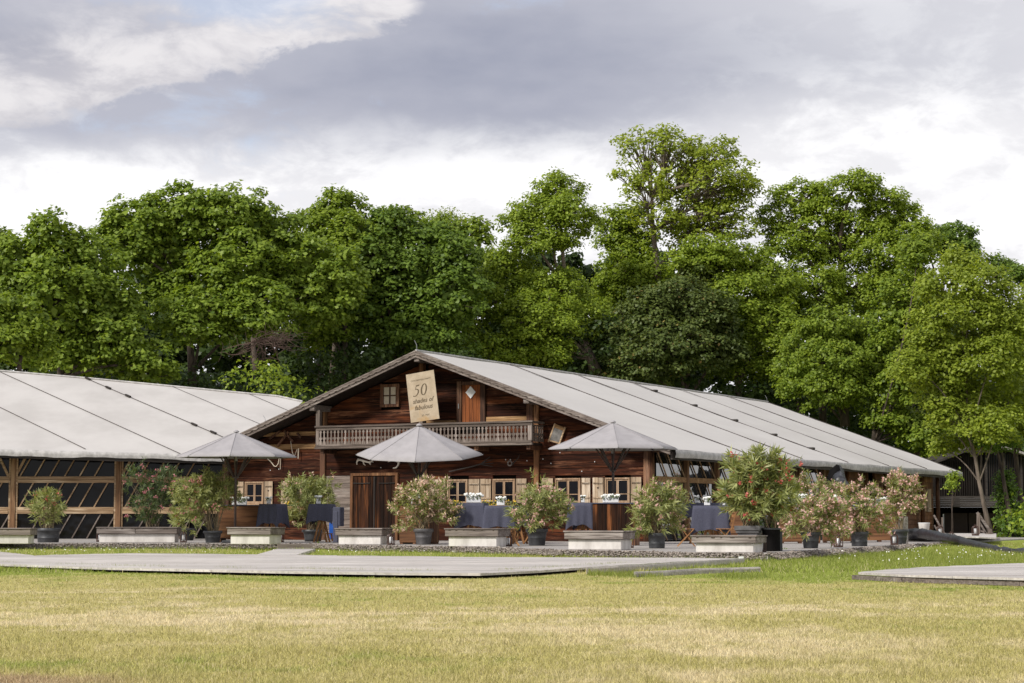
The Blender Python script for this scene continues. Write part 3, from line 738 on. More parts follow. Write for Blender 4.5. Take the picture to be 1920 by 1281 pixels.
# gable door
mb = MB()
mb.bev(-7.02, -6.84, -.1, .09, 3.95, 5.36, .012); mb.bev(-6.14, -5.95, -.1, .09, 3.95, 5.30, .012); mb.bev(-6.84, -6.14, -.09, .09, 5.22, 5.34, .012)
gd = part('gable_door', mb, M['post'], barn)
x = -6.83
for i in range(5):
    w_ = .69 / 5; mb = MB(); mb.bev(x + .002, x + w_ - .002, -.055 - random.uniform(0, .008), .03, 3.93, 5.22, .006); part('plank', mb, M['door_orange'], gd); x += w_
mb = MB(); cx, cz, r = -6.50, 4.98, .195; mb.prism([(cx - r * .95, cz), (cx, cz - r * 1.05), (cx + r * .95, cz), (cx, cz + r * 1.05)], 'y', -.085, -.07); part('diamond', mb, M['white'], gd)
mb = MB(); mb.bev(-6.95, -6.91, -.13, -.1, 4.45, 4.62, .006); part('handle', mb, M['metal'], gd)
# balcony
bal = part('balcony', MB().box(-11.92, -3.9, -.82, .0, 3.20, 3.27), M['dark_wood'], barn)
def bpart(name, f, mat='balcony_wood'):
    mb = MB(); f(mb); return part(name, mb, M[mat], bal)
YB = -.86
BX0, BX1 = -11.97, -3.86
bpart('top_rail', lambda m_: m_.bev(BX0 - .06, BX1 + .08, YB - .07, YB + .06, 3.90, 3.965, .012))
bpart('under_rail', lambda m_: m_.bev(BX0, BX1, YB - .03, YB + .04, 3.81, 3.898, .01))
bpart('foot_rail', lambda m_: m_.bev(BX0 - .03, BX1 + .03, YB - .05, YB + .05, 3.27, 3.335, .012))
bpart('fascia', lambda m_: m_.bev(BX0 - .06, BX1 + .06, YB - .07, YB + .05, 3.19, 3.265, .015))
for x in (BX0 + .04, BX1 - .05): bpart('corner_post', lambda m_, x=x: m_.bev(x - .07, x + .07, YB - .02, YB + .12, 3.335, 3.90, .01), 'grey_wood_v')
hs = [(0, .066), (.05, .066), (.12, .052), (.165, .022), (.205, .052), (.245, .062), (.262, .060), (.272, .024), (.40, .023), (.425, .043), (.445, .048), (.462, .024), (.48, .03), (.50, .062), (.53, .062)]
bl = [(w_, z) for z, w_ in hs] + [(-w_, z) for z, w_ in reversed(hs)]
bal_me = MB().prism(bl, 'y', -.012, .012).mesh('baluster')
nb = 56; 
for i in range(nb):
    x = BX0 + .16 + (BX1 - BX0 - .37) * i / (nb - 1); o = put('baluster', bal_me, M['grey_wood_v'], bal); o.location = (x, YB, 3.31)
for i in range(5):
    o = put('baluster', bal_me, M['grey_wood_v'], bal); o.location = (BX1 + .0, YB + .2 + i * .145, 3.31); o.rotation_euler = (0, 0, math.pi / 2)
bpart('side_rail', lambda m_: m_.bev(BX1 - .03, BX1 + .05, YB + .08, -.02, 3.88, 3.955, .01))
# struts carrying the balcony
for x in (-11.8, -9.9, -7.9, -5.9, -4.0): bpart('bracket', lambda m_, x=x: m_.bev(x - .07, x + .07, -.80, .0, 3.05, 3.19, .01), 'post')
# flower boxes under the windows
def flowers(mb_parent, x0, x1, y, z, n, mat, seed, h=.12, dn=.05):
    r_ = np.random.default_rng(seed); C = np.stack([r_.uniform(x0, x1, n), y + r_.uniform(-.08, .08, n), z + r_.uniform(0, h, n)], 1)
    N = unit(r_.normal(size=(n, 3)) + np.array([0, -.6, .6]))
    return np_mesh('blossoms', leaf_quads(C, N, dn, dn * .9), 4, mat, r_.random(n))
for (x0, x1) in ((-13.6, -12.7), (-7.5, -6.75), (-5.9, -4.7), (-3.75, -3.35)):
    fb = part('flower_box', MB().bev(x0, x1, -.42, -.18, 1.12, 1.30, .01), M['beam_light'], barn)
    for (nm, mt, n_, dn, h) in (('leaves', M['leaf_ole_dark'], 260, .07, .14), ('blossoms', M['flower_yellow'], 110, .055, .19)):
        put(nm, flowers(fb, x0, x1, -.3, 1.28, n_, mt, int(abs(x0) * 10), h, dn), None, fb)

# ---- long right side: glazed bays, then plank wall
sx = .02
for (s0, s1) in ((0.15, 2.36), (2.52, 4.92), (5.08, 7.5), (7.66, 10.1), (10.26, 12.7), (12.86, 15.4)):
    mb = MB(); mb.box(sx - .05, sx - .035, s0, s1, .16, 2.92); pane_big = None
    for (z0, z1) in ((1.12, 2.02), (2.19, 2.95), (.2, 1.0)):
        mb = MB(); mb.box(sx - .06, sx - .04, s0 + .03, s1 - .03, z0, z1); part('pane', mb, M['glass_side'], barn)
        for k in range(3):
            sa = s0 + (s1 - s0) * (.02 + .32 * k); sb = sa + .33 * (s1 - s0) * .95
            mb = MB(); mb.beam((sx, min(sa, s1), z1), (sx, min(sb, s1 - .02), z0), .032, .035, (1, 0, 0)); part('glazing_bar', mb, M['tent_wood'], barn)
    for (z0, z1) in ((2.02, 2.19), (1.0, 1.12)):
        mb = MB(); mb.bev(sx - .05, sx + .05, s0, s1, z0, z1, .008); part('rail', mb, M['beam_light'], barn)
for s in (2.44, 5.0, 7.58, 10.18, 12.78, 15.5):
    mb = MB(); mb.bev(sx - .08, sx + .09, s - .065, s + .065, .16, 2.93, .012); part('post', mb, M['tent_post'], barn)
mb = MB(); mb.bev(sx - .08, sx + .12, .0, 30.4, 2.93, 3.02, .01); part('wall_plate', mb, M['post'], barn)
z = .16
while z < 2.93:
    h = random.uniform(.19, .25); z1 = min(z + h, 2.93)
    for (s0, s1) in ((16.0, 20.9), (22.2, 28.3), (28.3, 30.4)):
        mb = MB(); mb.bev(-.22, -.10 + random.uniform(0, .015), s0, s1, z + .004, z1 - .004, .01); part('log', mb, M['post_brown'] if s0 > 28 else M['ply'], barn)
    z = z1
for s in (16.3, 18.0, 20.3, 22.8, 25.3, 28.0, 30.3):
    mb = MB(); mb.tube([(.14, s, .16), (.14, s, 2.95)], [.10, .085], 10, jit=.03); part('post', mb, M['post_brown'] if s != 30.3 else M['post'], barn, smooth=True)
mb = MB(); mb.bev(-.12, -.06, 20.9, 22.2, .16, 2.35, .01); part('side_door', mb, M['door'], barn)
mb = MB(); mb.bev(-.06, -.02, 21.0, 21.5, 1.6, 1.64, .004); mb.bev(-.06, -.02, 21.65, 22.1, 1.6, 1.64, .004); mb.bev(-.1, .0, 22.2, 22.4, .16, 2.35, .01); part('door_fitting', mb, M['tent_wood'], barn)
sw = thing_dummy = None
# shutters pair near the far corner
def sboards(s0, s1, z0, z1, n):
    sh = part('shutter', MB().bev(-.02, .01, s0, s1, z0 + .12, z0 + .17, .004), M['shutter'], barn); w_ = (s1 - s0) / n
    for i in range(n): part('board', MB().bev(-.06, -.02, s0 + i * w_ + .005, s0 + (i + 1) * w_ - .005, z0, z1, .006), M['shutter'], sh)
sboards(28.2, 28.75, 1.2, 2.2, 2); sboards(29.3, 29.85, 1.2, 2.2, 2); sboards(17.6, 18.8, 1.15, 2.15, 3); sboards(26.2, 26.8, 1.2, 2.2, 2)
part('pane', MB().box(-.08, -.06, 28.76, 29.29, 1.22, 2.18), M['tent_wood'], barn)

# ================================================================== THINGS ON THE WALL
def W(px, py, off=0.0):
    """a point on a plane OFF metres in front of the barn's gable wall, in the barn's axes"""
    n = Vector((math.sin(TH), math.cos(TH), 0)); u = Vector((math.cos(TH), -math.sin(TH), 0))
    d = ray(px, py); c = Vector((0, 0, CZ)); t = (OB - n * off - c).dot(n) / d.dot(n); q = c + d * t; r = q - OB
    return Vector((r.dot(u), -off, q.z))
def on_barn(name, label, cat, group=None): return thing(name, label, cat, (OB.x, OB.y, 0), -TH, group)
# the hanging sign
sg = on_barn('hanging_sign', 'tilted parchment sign reading 50 shades of fabulous hung under the gable peak', 'sign')
c4 = [W(761, 703, .93), W(813, 693.5, .93), W(824, 785, .93), W(770.5, 793, .93)]
vs = [tuple(p) for p in c4] + [(p.x, p.y + .02, p.z) for p in c4]
m, t_, bs_ = material('parchment'); tc_ = t_.n('TexCoord').outputs['Object']
pa = t_.noise(tc_, 3.5, 6, .7); pb = t_.noise(t_.mapv(tc_, loc=(3, 0, 3)), 1.8, 3, .5)
cc = t_.mix(t_.ss(pa, .35, .7), (.44, .355, .255), (.34, .265, .18)); cc = t_.mix(t_.ss(pb, .6, .72), cc, (.38, .25, .12))
t_.put(bs_.inputs['Base Color'], cc); bs_.inputs['Roughness'].default_value = .7
part('board', MB().add(vs, [(3, 2, 1, 0), (4, 5, 6, 7), (0, 1, 5, 4), (1, 2, 6, 5), (2, 3, 7, 6), (3, 0, 4, 7)]), m, sg)
ink = plain('ink', (.10, .07, .035), .7); ink2 = plain('ink_faded', (.13, .095, .055), .7)
tilt = math.atan2(c4[1].z - c4[0].z, c4[1].x - c4[0].x); hgt = (c4[0] - c4[3]).length; ctr = sum(c4, Vector()) / 4
def sign_text(txt, size, frac, mat, shear=.28, off=0.0, spacing=1.0, dx=0.0):
    cu = bpy.data.curves.new('lettering', 'FONT'); cu.body = txt; cu.size = size; cu.shear = shear; cu.align_x = 'CENTER'; cu.offset = off; cu.space_character = spacing
    cu.materials.append(mat); cu.resolution_u = 3
    tmp = bpy.data.objects.new('tmp', cu); COL.objects.link(tmp); bpy.context.view_layer.update()
    me = bpy.data.meshes.new_from_object(tmp.evaluated_get(bpy.context.evaluated_depsgraph_get())); COL.objects.unlink(tmp); bpy.data.objects.remove(tmp)
    o = bpy.data.objects.new('lettering', me); COL.objects.link(o); o.parent = sg
    up = Vector((-math.sin(tilt), 0, math.cos(tilt))); rt = Vector((math.cos(tilt), 0, math.sin(tilt)))
    p = ctr + up * hgt * (.5 - frac) + rt * dx; o.location = (p.x, -.936, p.z); o.rotation_euler = (math.pi / 2, -tilt, 0)
def stroke(pts, ws, mat, frac, dx, sc):
    """brush stroke: centre line and half widths, in sign units"""
    up = Vector((-math.sin(tilt), 0, math.cos(tilt))); rt = Vector((math.cos(tilt), 0, math.sin(tilt))); base = ctr + up * hgt * (.5 - frac) + rt * dx
    L, R_ = [], []
    for i, (x, y) in enumerate(pts):
        a = Vector(pts[max(i - 1, 0)]); b = Vector(pts[min(i + 1, len(pts) - 1)]); t = (b - a).normalized(); n = Vector((-t.y, t.x))
        L.append((x + n.x * ws[i], y + n.y * ws[i])); R_.append((x - n.x * ws[i], y - n.y * ws[i]))
    tr = lambda p: tuple(base + rt * (p[0] + .22 * p[1]) * sc + up * p[1] * sc + Vector((0, -.006, 0)))
    k = len(pts); mb = MB(); mb.add([tr(p) for p in L] + [tr(p) for p in R_], [(i, i + 1, k + i + 1, k + i) for i in range(k - 1)]); part('numeral', mb, mat, sg)
s5 = [(.30, .98), (.10, .96), (-.02, .98)]
stroke([(.36, 1.04), (.30, .97), (.16, .95), (.02, .96)], [.016, .045, .052, .045], ink, .465, -.27, .34)
stroke([(.03, .97), (.0, .80), (-.03, .60)], [.028, .026, .022], ink, .465, -.27, .34)
stroke([(-.03, .60), (.10, .64), (.24, .58), (.32, .44), (.32, .28), (.24, .12), (.10, .0), (-.08, -.04), (-.18, .0), (-.20, .06)], [.018, .034, .056, .072, .072, .058, .04, .032, .04, .025], ink, .465, -.27, .34)
oo = [(.27 * math.cos(t), .5 + .52 * math.sin(t)) for t in np.linspace(0, 2 * math.pi, 25)]; ow = [.026 + .05 * abs(math.cos(t)) for t in np.linspace(0, 2 * math.pi, 25)]
stroke(oo, ow, ink, .465, .045, .34)
sign_text('shades of', .205, .62, ink2, .3, .003); sign_text('fabulous', .205, .758, ink2, .3, .003)
sign_text("CATI'S BIRTHDAY PARTY", .068, .165, ink2, 0, 0, 1.0); sign_text('27. MAI', .085, .905, ink2, 0, 0, 1.1, .05)
# antlers
def antler(name_label, strokes, off):
    t = on_barn('antler', name_label, 'antler', 'antlers nailed above the barn door')
    for i, (pts, r0, r1) in enumerate(strokes):
        P3 = [W(x, y, off) for x, y in pts]; mb = MB(); mb.tube(P3, list(np.linspace(r0 * 1.25, r1 * 1.25, len(P3))), 6); part('main_beam' if i == 0 else 'tine', mb, M['antler'], t, smooth=True)
antler('left antler above the barn door, forking to the right', [([(671, 862), (676, 862.5), (682, 864.5), (690, 866.5), (696, 867)], .035, .022), ([(671.5, 862), (669, 867), (669.5, 871.5)], .028, .015),
       ([(681, 864), (682, 870), (685, 873)], .025, .01), ([(692, 867), (695, 871.5)], .02, .012), ([(693, 866.5), (697, 865), (699, 862)], .02, .008), ([(697, 865), (700, 867)], .014, .008)], .12)
antler('right antler above the barn door, half under the parasol with a long hooked tine', [([(716, 857.3), (722, 854.5), (730, 856), (737, 859.5), (744, 864.5), (748.5, 865.5)], .016, .038),
       ([(735, 859), (731, 865), (727, 866)], .022, .01), ([(748, 865.5), (746.5, 872), (743, 877), (737, 878)], .03, .014), ([(748.5, 865.5), (750, 862.5)], .02, .01)], .14)
# wooden hay fork, pulley, washboard
t = on_barn('hay_fork', 'dark wooden hay fork with four tines mounted on the wall right of the door', 'hay fork')
mb = MB(); mb.tube([W(842, 884.5, .1), W(885, 875, .1), W(905, 869, .1)], .022, 6); part('shaft', mb, M['dark_grey'], t)
for (x, y) in ((919, 856.5), (924, 862), (925, 869), (924, 875)):
    mb = MB(); mb.tube([W(901, 870.5, .1), W(910, (870 + y) / 2, .14), W(x, y, .12)], [.02, .016, .01], 5); part('tine', mb, M['dark_grey'], t)
t = on_barn('pulley', 'small weathered pulley block with hook on the wall beside the hay fork', 'pulley')
c0 = W(956, 869, .1); mb = MB()
for k in range(14):
    a0, a1 = 2 * math.pi * k / 14, 2 * math.pi * (k + 1) / 14; mb.beam(c0 + Vector((math.cos(a0), 0, math.sin(a0))) * .075, c0 + Vector((math.cos(a1), 0, math.sin(a1))) * .075, .04, .03, (0, 1, 0))
part('wheel', mb, M['grey_wood'], t)
mb = MB(); mb.tube([W(960, 872, .12), W(965, 866, .12), W(972, 858, .12), W(974, 853, .12)], [.02, .02, .015, .01], 5); part('hook', mb, M['iron'], t)
t = on_barn('washboard', 'tilted old washboard with ribbed metal face hung on the right wall', 'washboard')
wb = [W(1041, 795, .1), W(1059, 802, .1), W(1048, 831, .1), W(1030, 826, .1)]
part('frame', MB().beam(W(1041, 794, .1), W(1028.5, 829, .1), .045, .05, (0, 1, 0)), M['tent_wood'], t); part('frame', MB().beam(W(1060, 801, .1), W(1048, 835, .1), .045, .05, (0, 1, 0)), M['tent_wood'], t)
part('crossbar', MB().beam(wb[3], wb[2], .045, .04, (0, 1, 0)), M['tent_wood'], t); part('header', MB().add([wb[0], wb[1], wb[1].lerp(wb[2], .24), wb[0].lerp(wb[3], .24)], [(3, 2, 1, 0)]), M['beam_light'], t)
mb = MB(); N_ = 14
for k in range(N_):
    a, b_ = .24 + .74 * k / N_, .24 + .74 * (k + .8) / N_; l, r_ = wb[0].lerp(wb[3], a), wb[1].lerp(wb[2], a); mb.beam(l, r_, .03, .03, (0, 1, 0))
mb.add([wb[0].lerp(wb[3], .24), wb[1].lerp(wb[2], .24), wb[2], wb[3]], [(3, 2, 1, 0)]); part('ribbed_plate', mb, M['zinc'], t)
# rope, chains and the old rake rack left of the balcony
t = on_barn('rope_loop', 'pale rope loops hanging on the left part of the gable wall behind the parasol', 'rope')
mb = MB(); mb.tube([W(497, 856, .12), W(508, 866, .12), W(514, 874, .12), (W(518, 875, .12)), W(522, 869, .12), W(524, 856, .12)], .018, 5); mb.tube([W(526, 856, .12), W(525.5, 880, .12)], .014, 4)
mb.tube([W(545, 827, .12), W(548, 848, .12), W(552, 856, .12), W(557, 843, .12)], .013, 4); mb.tube([W(559.5, 841, .12), W(559, 860, .12)], .02, 4); part('strand', mb, M['curtain'], t)
t = on_barn('hay_rake', 'dark crossed old wooden rake poles leaning over the light beam left of balcony', 'rake')
for (a, b_) in (((541, 810), (520, 837)), ((533, 808), (549, 828)), ((505, 823), (526, 808)), ((557, 812), (564, 821))):
    part('pole', MB().beam(W(*a, .14), W(*b_, .14), .07, .05, (0, 1, 0)), M['post'], t)
# nail / lamp dots on the facade (fairy light bulbs)
t = on_barn('light_string', 'small round white bulbs fixed in a loose line across the barn front', 'string lights')
for (x, y) in ((507, 882), (523, 880), (714, 877), (1050, 849), (1070, 843), (1087, 843), (1033, 869), (1018, 861), (1115, 866), (957, 862), (948, 862), (1091, 884), (988, 864), (1208, 903)):
    part('bulb', MB().lathe([(0, -.02), (.022, 0), (0, .025)], 8, W(x, y, .08)), M['white'], t, smooth=True)

# ================================================================== LEFT PAVILION
PY = 72.4
pav = thing('fabric_roof_pavilion', 'long low pavilion with dark slanted glazing and pale stretched fabric roof beside the barn', 'pavilion', (0, 0, 0))
e0, e1, r0 = D(0, 846, 71.2), D(440, 857, 71.2), D(0, 697, 79.5)
pn = (e1 - e0).cross(r0 - e0).normalized(); CAM = Vector((0, 0, CZ))
def RP(px, py, lift=0.0):
    d = ray(px, py); t = (e0 - CAM).dot(pn) / d.dot(pn); return CAM + d * t + pn * lift
panels = [[(-420, 661), (-170, 682), (178, 849.5), (-420, 834)], [(-170, 682), (-3, 697), (338, 853.5), (178, 849.5)], [(-3, 697), (160, 710), (475, 845), (475, 857), (338, 853.5)],
          [(160, 710), (320, 724.5), (487, 796), (475, 845)], [(320, 724.5), (465, 739), (545, 773), (487, 796)], [(465, 739), (520, 744), (567, 754), (545, 773)]]
for p in panels:
    vs = [RP(*q_) for q_ in p]; part('roof_panel', MB().add(vs, [tuple(range(len(vs)))[::-1]]), M['roof_pav'], pav)
back = [RP(-420, 661), RP(520, 744)]
part('rear_roof', MB().add([back[0], back[1], back[1] + Vector((1, 8, -3.0)), back[0] + Vector((0, 8, -3.0))], [(0, 1, 2, 3)]), M['roof_pav'], pav)
for i, (a, b_) in enumerate((((-3, 697), (338, 852)), ((-170, 682), (160, 843)), ((160, 710), (475, 845)), ((320, 724.5), (487, 796)), ((465, 739), (545, 773)))):
    mb = MB(); mb.tube([RP(*a, lift=.03), RP(*b_, lift=.03)], .015 if i < 3 else .009, 5); part('roof_seam', mb, M['seam'], pav)
for (x, y) in ((165, 712), (203, 729), (240, 744.5), (364, 798), (400, 813)):
    c = RP(x, y, .05); mb = MB(); dv = (RP(x + 9, y + 3.9, .05) - c).normalized() * .16; mb.beam(c - dv, c + dv, .09, .06); part('clamp', mb, M['iron'], pav)
mb = MB(); mb.tube([RP(-420, 661, .03), RP(160, 710, .03), RP(465, 739, .03), RP(520, 744, .03), RP(567, 754, .03)], .04, 6); part('ridge_cord', mb, M['tarp'], pav)
ep = [D(x, y, 71.15) for x, y in ((-420, 832), (-170, 839), (0, 844.5), (150, 849), (330, 853.5), (475, 858))]
part('eave_flap', eave_band(ep, .17, seg=120, out=.05), M['tarp'], pav, smooth=True)
mb = MB()
for a, b_ in zip(ep[:-1], ep[1:]): mb.beam(a + Vector((0, .12, -.20)), b_ + Vector((0, .12, -.20)), .07, .14)
part('eave_board', mb, M['dark_grey'], pav)
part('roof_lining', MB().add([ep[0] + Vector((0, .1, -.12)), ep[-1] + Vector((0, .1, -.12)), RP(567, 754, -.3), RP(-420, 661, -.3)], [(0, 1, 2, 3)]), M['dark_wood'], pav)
part('inner_wall', MB().box(D(-420, 900, PY).x, D(428, 900, PY).x, PY + .25, PY + .4, 0, 3.6), M['hollow'], pav)
def PX(px): return (px - CX) / F * PY * 1.0
def PZ(py): return D(0, py, PY).z
zt = [PZ(849), PZ(893.5), PZ(905.5), PZ(951), PZ(963.5), .17]
posts = [-376, -174, 28, 225, 427]
for px in posts:
    x = PX(px); part('post', MB().bev(x - .095, x + .095, PY - .12, PY + .08, .16, 3.16, .012), M['tent_post'], pav)
for i in range(4):
    x0, x1 = PX(posts[i]) + .10, PX(posts[i + 1]) - .10
    for x in (x0, x1 - .06): part('jamb', MB().bev(x, x + .06, PY - .08, PY + .02, .16, 3.10, .006), M['tent_wood'], pav)
    for (za, zb) in ((zt[2], zt[1]), (zt[4], zt[3])):
        hh = (zb - za) / 2
        part('rail', MB().bev(x0 + .06, x1 - .06, PY - .10, PY + .02, za, za + hh * .9, .008), M['tent_wood'], pav); part('rail', MB().bev(x0 + .06, x1 - .06, PY - .075, PY + .02, za + hh * .94, zb, .008), M['tent_wood'], pav)
    for (za, zb) in ((zt[1], 3.14), (zt[3], zt[2]), (zt[5], zt[4])):
        part('pane', MB().box(x0 + .06, x1 - .06, PY + .03, PY + .04, za, zb), M['glass_dark'], pav)
        run = (zb - za) * .56; k = 0
        off = .05 if za > 1 else .35
        for k in range(6):
            xb = x0 + .08 + off + (x1 - x0 - .3) / 6.15 * k; xt = xb + run
            if xt > x1 - .05: f_ = (x1 - .05 - xb) / run; 
            else: f_ = 1
            if f_ < .15: continue
            part('glazing_bar', MB().beam((xb, PY - .03, za), (xb + run * f_, PY - .03, za + (zb - za) * f_), .042, .05, (0, 1, 0)), M['tent_wood'] if za > 1 else M['grey_wood_v'], pav)
for (a, b_) in (((-2, 853), (18, 893)), ((52, 853), (33, 890)), ((245, 866), (229, 893))):
    part('brace', MB().beam((PX(a[0]), PY + .0, PZ(a[1])), (PX(b_[0]), PY + .0, PZ(b_[1])), .09, .07, (0, 1, 0)), M['tent_wood'], pav)

# ================================================================== DARK HOUSE AT THE RIGHT
HY = 92.0
hs_ = thing('dark_timber_house', 'dark slatted two storey house half hidden by trees at the right edge', 'house')
hx = lambda px: D(px, 900, HY).x
hz = lambda py: D(1800, py, HY).z
part('upper_wall', MB().box(hx(1735), hx(2010), HY + .3, HY + 6, hz(930), hz(862)), M['dark_wood'], hs_)
gx0, gx1 = hx(1846), hx(1965)
part('gable_wall', MB().prism([(hx(1735), hz(876)), (hx(1990), hz(876)), (hx(1990), hz(866)), (hx(1863), hz(838)), (hx(1806), hz(848)), (hx(1735), hz(872))], 'y', HY + .31, HY + 5.9), M['dark_wood'], hs_)
part('roof', MB().prism([(hx(1856), hz(831)), (hx(1858), hz(835.5)), (hx(2020), hz(886)), (hx(2020), hz(880))], 'y', HY - .6, HY + 6.5), M['tile_grey'], hs_)
part('left_roof', MB().prism([(hx(1748), hz(871)), (hx(1748), hz(867)), (hx(1806), hz(845)), (hx(1860), hz(845)), (hx(1860), hz(849)), (hx(1806), hz(849))], 'y', HY - .4, HY + 6.2), M['dark_grey'], hs_)
part('window', MB().box(gx0, gx1, HY + .18, HY + .24, hz(930), hz(852)), M['glass_slat'], hs_)
mb = MB(); x = hx(1757)
while x < hx(2005):
    mb.box(x, x + .035, HY + .05, HY + .12, hz(931), hz(864 if x < hx(1806) else 850)); x += .105
part('slats', mb, M['dark_wood'], hs_, kind='stuff')
for px in (1848, 1882, 1914): part('mullion', MB().box(hx(px), hx(px) + .09, HY + .0, HY + .17, hz(930), hz(850)), M['dark_grey'], hs_)
z = hz(951)
for i in range(5):
    h = (hz(930.5) - hz(951)) / 5; part('board', MB().bev(hx(1735), hx(2010), HY - .5, HY - .42, z + .001, z + h - .001, .003), M['dark_grey'], hs_); z += h
part('balcony_floor', MB().box(hx(1735), hx(2010), HY - .41, HY + 1.5, hz(951), hz(948)), M['dark_wood'], hs_)
part('lower_wall', MB().box(hx(1735), hx(2010), HY + 2.0, HY + 2.2, 0, hz(951)), M['black'], hs_)
brown = plain('brown_panel', (.028, .012, .008), .7)
part('lower_panel', MB().box(hx(1778), hx(1822), HY + 1.0, HY + 1.1, 0, hz(962)), brown, hs_); part('lower_panel', MB().box(hx(1824), hx(1884), HY + 1.0, HY + 1.1, 0, hz(962)), brown, hs_)
for px in (1765, 1874): part('post', MB().box(hx(px), hx(px) + .05, HY - .2, HY - .12, 0, hz(964)), M['metal'], hs_)

# ================================================================== TERRACE THINGS
def T0(px, py=None, z=TZ, Y=None):
    return G(px, py, z) if Y is None else Vector((D(px, 900, Y).x, Y, z))
# ---- white plastered planters with grey timber rims
def planter(px0, px1, py_bot, ztop, label, depth=.95, rot=-.40, joint=False, z=TZ, bark=True):
    a, b = G(px0, py_bot, z), G(px1, py_bot, z); L = (b.x - a.x) / math.cos(rot)
    if joint: rot = 0.0; L = b.x - a.x
    t = thing('planter_box', label, 'planter', (a.x, a.y + .05, z), rot, 'plastered planter boxes with grey timber rims along the terrace')
    h = ztop - z; i = .07; rim = h * .44
    part('base', MB().bev(i, L - i, i, depth - i, 0, h - rim, .012), M['plaster'], t)
    for k, (x0, x1, y0, y1) in enumerate(((0, L, -.0, .07), (0, L, depth - .07, depth), (0, .07, .07, depth - .07), (L - .07, L, .07, depth - .07))):
        if joint and k == 0:
            part('rim_board', MB().bev(0, L * .48, y0, y1, h - rim, h - .03, .01), M['grey_wood'], t); part('rim_board', MB().bev(L * .484, L, y0, y1, h - rim, h - .03, .01), M['grey_wood'], t)
        else: part('rim_board', MB().bev(x0, x1, y0, y1, h - rim, h - .03, .01), M['grey_wood'], t)
    k = 7; w_ = (depth - .1) / 4
    for j in range(4): part('lid_board', MB().bev(-.02, L + .02, -.025 + j * (depth + .05) / 4 + .004, -.025 + (j + 1) * (depth + .05) / 4 - .004, h - .028, h + random.uniform(-.002, .006), .006), M['grey_wood'], t)
    mb = MB(); x = .1
    while x < L - .1 and bark:
        w2 = random.uniform(.03, .09); mb.bev(x, x + w2, -.012, -.003, h - .045 - random.uniform(0, .012), h - .03, .003); x += w2 + random.uniform(.04, .30)
    if bark: part('dark_seam', mb, M['bark'], t)
    return t
def top_z(px, py_top, py_bot, z=TZ):
    a = G(px, py_bot, z); return D(px, py_top, a.y + .1).z
PL = [(-60, 56, 1020, 990.5, 'plastered planter cut by the left edge of the view', 0, 1), (180, 331, 1017.5, 988.5, 'long left planter made of two joined lengths before the pavilion', 1, 1),
      (425, 511, 1020.5, 988.7, 'planter left of the entrance step, before the left bar', 0, 1), (628, 718, 1021, 990.5, 'planter right of the entrance step, in front of the barn door', 0, 1),
      (834, 934, 1025, 991, 'planter in front of the two navy covered standing tables', 0, 1), (1058, 1166, 1031, 995.5, 'planter below the right parasol, before the vertical board bar', 0, 0),
      (1297, 1412, 1036, 1004, 'rightmost planter, in front of the folding chairs and beside the tapered square tub', 0, 1)]
for (a, b, yb, yt, lab, j, bk) in PL:
    planter(a, b, yb, top_z(a, yt, yb), lab, joint=bool(j), rot=(-.40 if a > 400 else 0.0), bark=bool(bk), depth=.8 if a > 100 else .8)

# ---- lanterns
def make_lantern(label, loc):
    t = thing('lantern', label, 'lantern', loc, 0, 'small arched lanterns with white candles on the terrace')
    part('base', MB().bev(-.075, .075, -.06, .06, 0, .035, .005), lmat, t)
    mb = MB()
    for x in (-.068, .068):
        for y in (-.052, .052): mb.beam((x, y, .035), (x, y, .16), .014)
    part('frame', mb, lmat, t)
    for y in (-.052, .052):
        mb = MB(); P_ = [(.068 * math.cos(a), y, .16 + .075 * math.sin(a)) for a in np.linspace(0, math.pi, 9)]; mb.tube(P_, .009, 4); mb.beam((0, y, .035), (0, y, .235), .010); part('arch', mb, lmat, t)
    part('candle', MB().lathe([(0, .035), (.034, .035), (.034, .17), (0, .175)], 10), M['white'], t, smooth=True)
    part('hanging_ring', MB().tube([(.02 * math.cos(a), 0, .255 + .02 * math.sin(a)) for a in np.linspace(0, 6.28, 9)], .004, 4), lmat, t)
    return t
lmat = plain('lantern_brown', (.055, .022, .014), .5)
L0 = [(187, 1016, TZ, 'lantern at the left end of the long joined planter'), (344, 1017.5, TZ, 'lantern between the joined planter and the dark green pot'), (526, 1016.5, TZ, 'lantern by the entrance step, right of the planter'),
      (733, 1022, TZ, 'lantern just left of the pale pink oleander with the grey pot'), (953, 1024.8, TZ, 'lantern at the right end of the planter before the navy tables'), (1181, 1027.5, TZ, 'lantern at the right end of the planter below the right parasol'),
      (1427, 1035.5, TZ, 'lantern between the tapered square tub and the rightmost planter'), (1572, 1026.2, TZ, 'lantern alone on the deck between two pink oleanders'), (1677, 1022, TZ, 'lantern in front of the tall pale pink oleander at right'),
      (1784, 1018.2, TZ, 'lantern beside the black ground duct, at the terrace corner'), (1763, 1006, .34, 'lantern on the raised far platform near the barn corner'), (1829, 1004.5, .34, 'lantern on the raised far platform by the stair railing')]
first = None
for (px, py, z, lab) in L0:
    p = G(px, py, z); sc = (1.25 if z < .3 else 1.3)
    if first is None: first = make_lantern(lab, p); first.scale = (sc, sc, sc)
    else:
        c = copy_tree(first, p, random.uniform(-.4, .4), lab); c.scale = (sc, sc, sc)

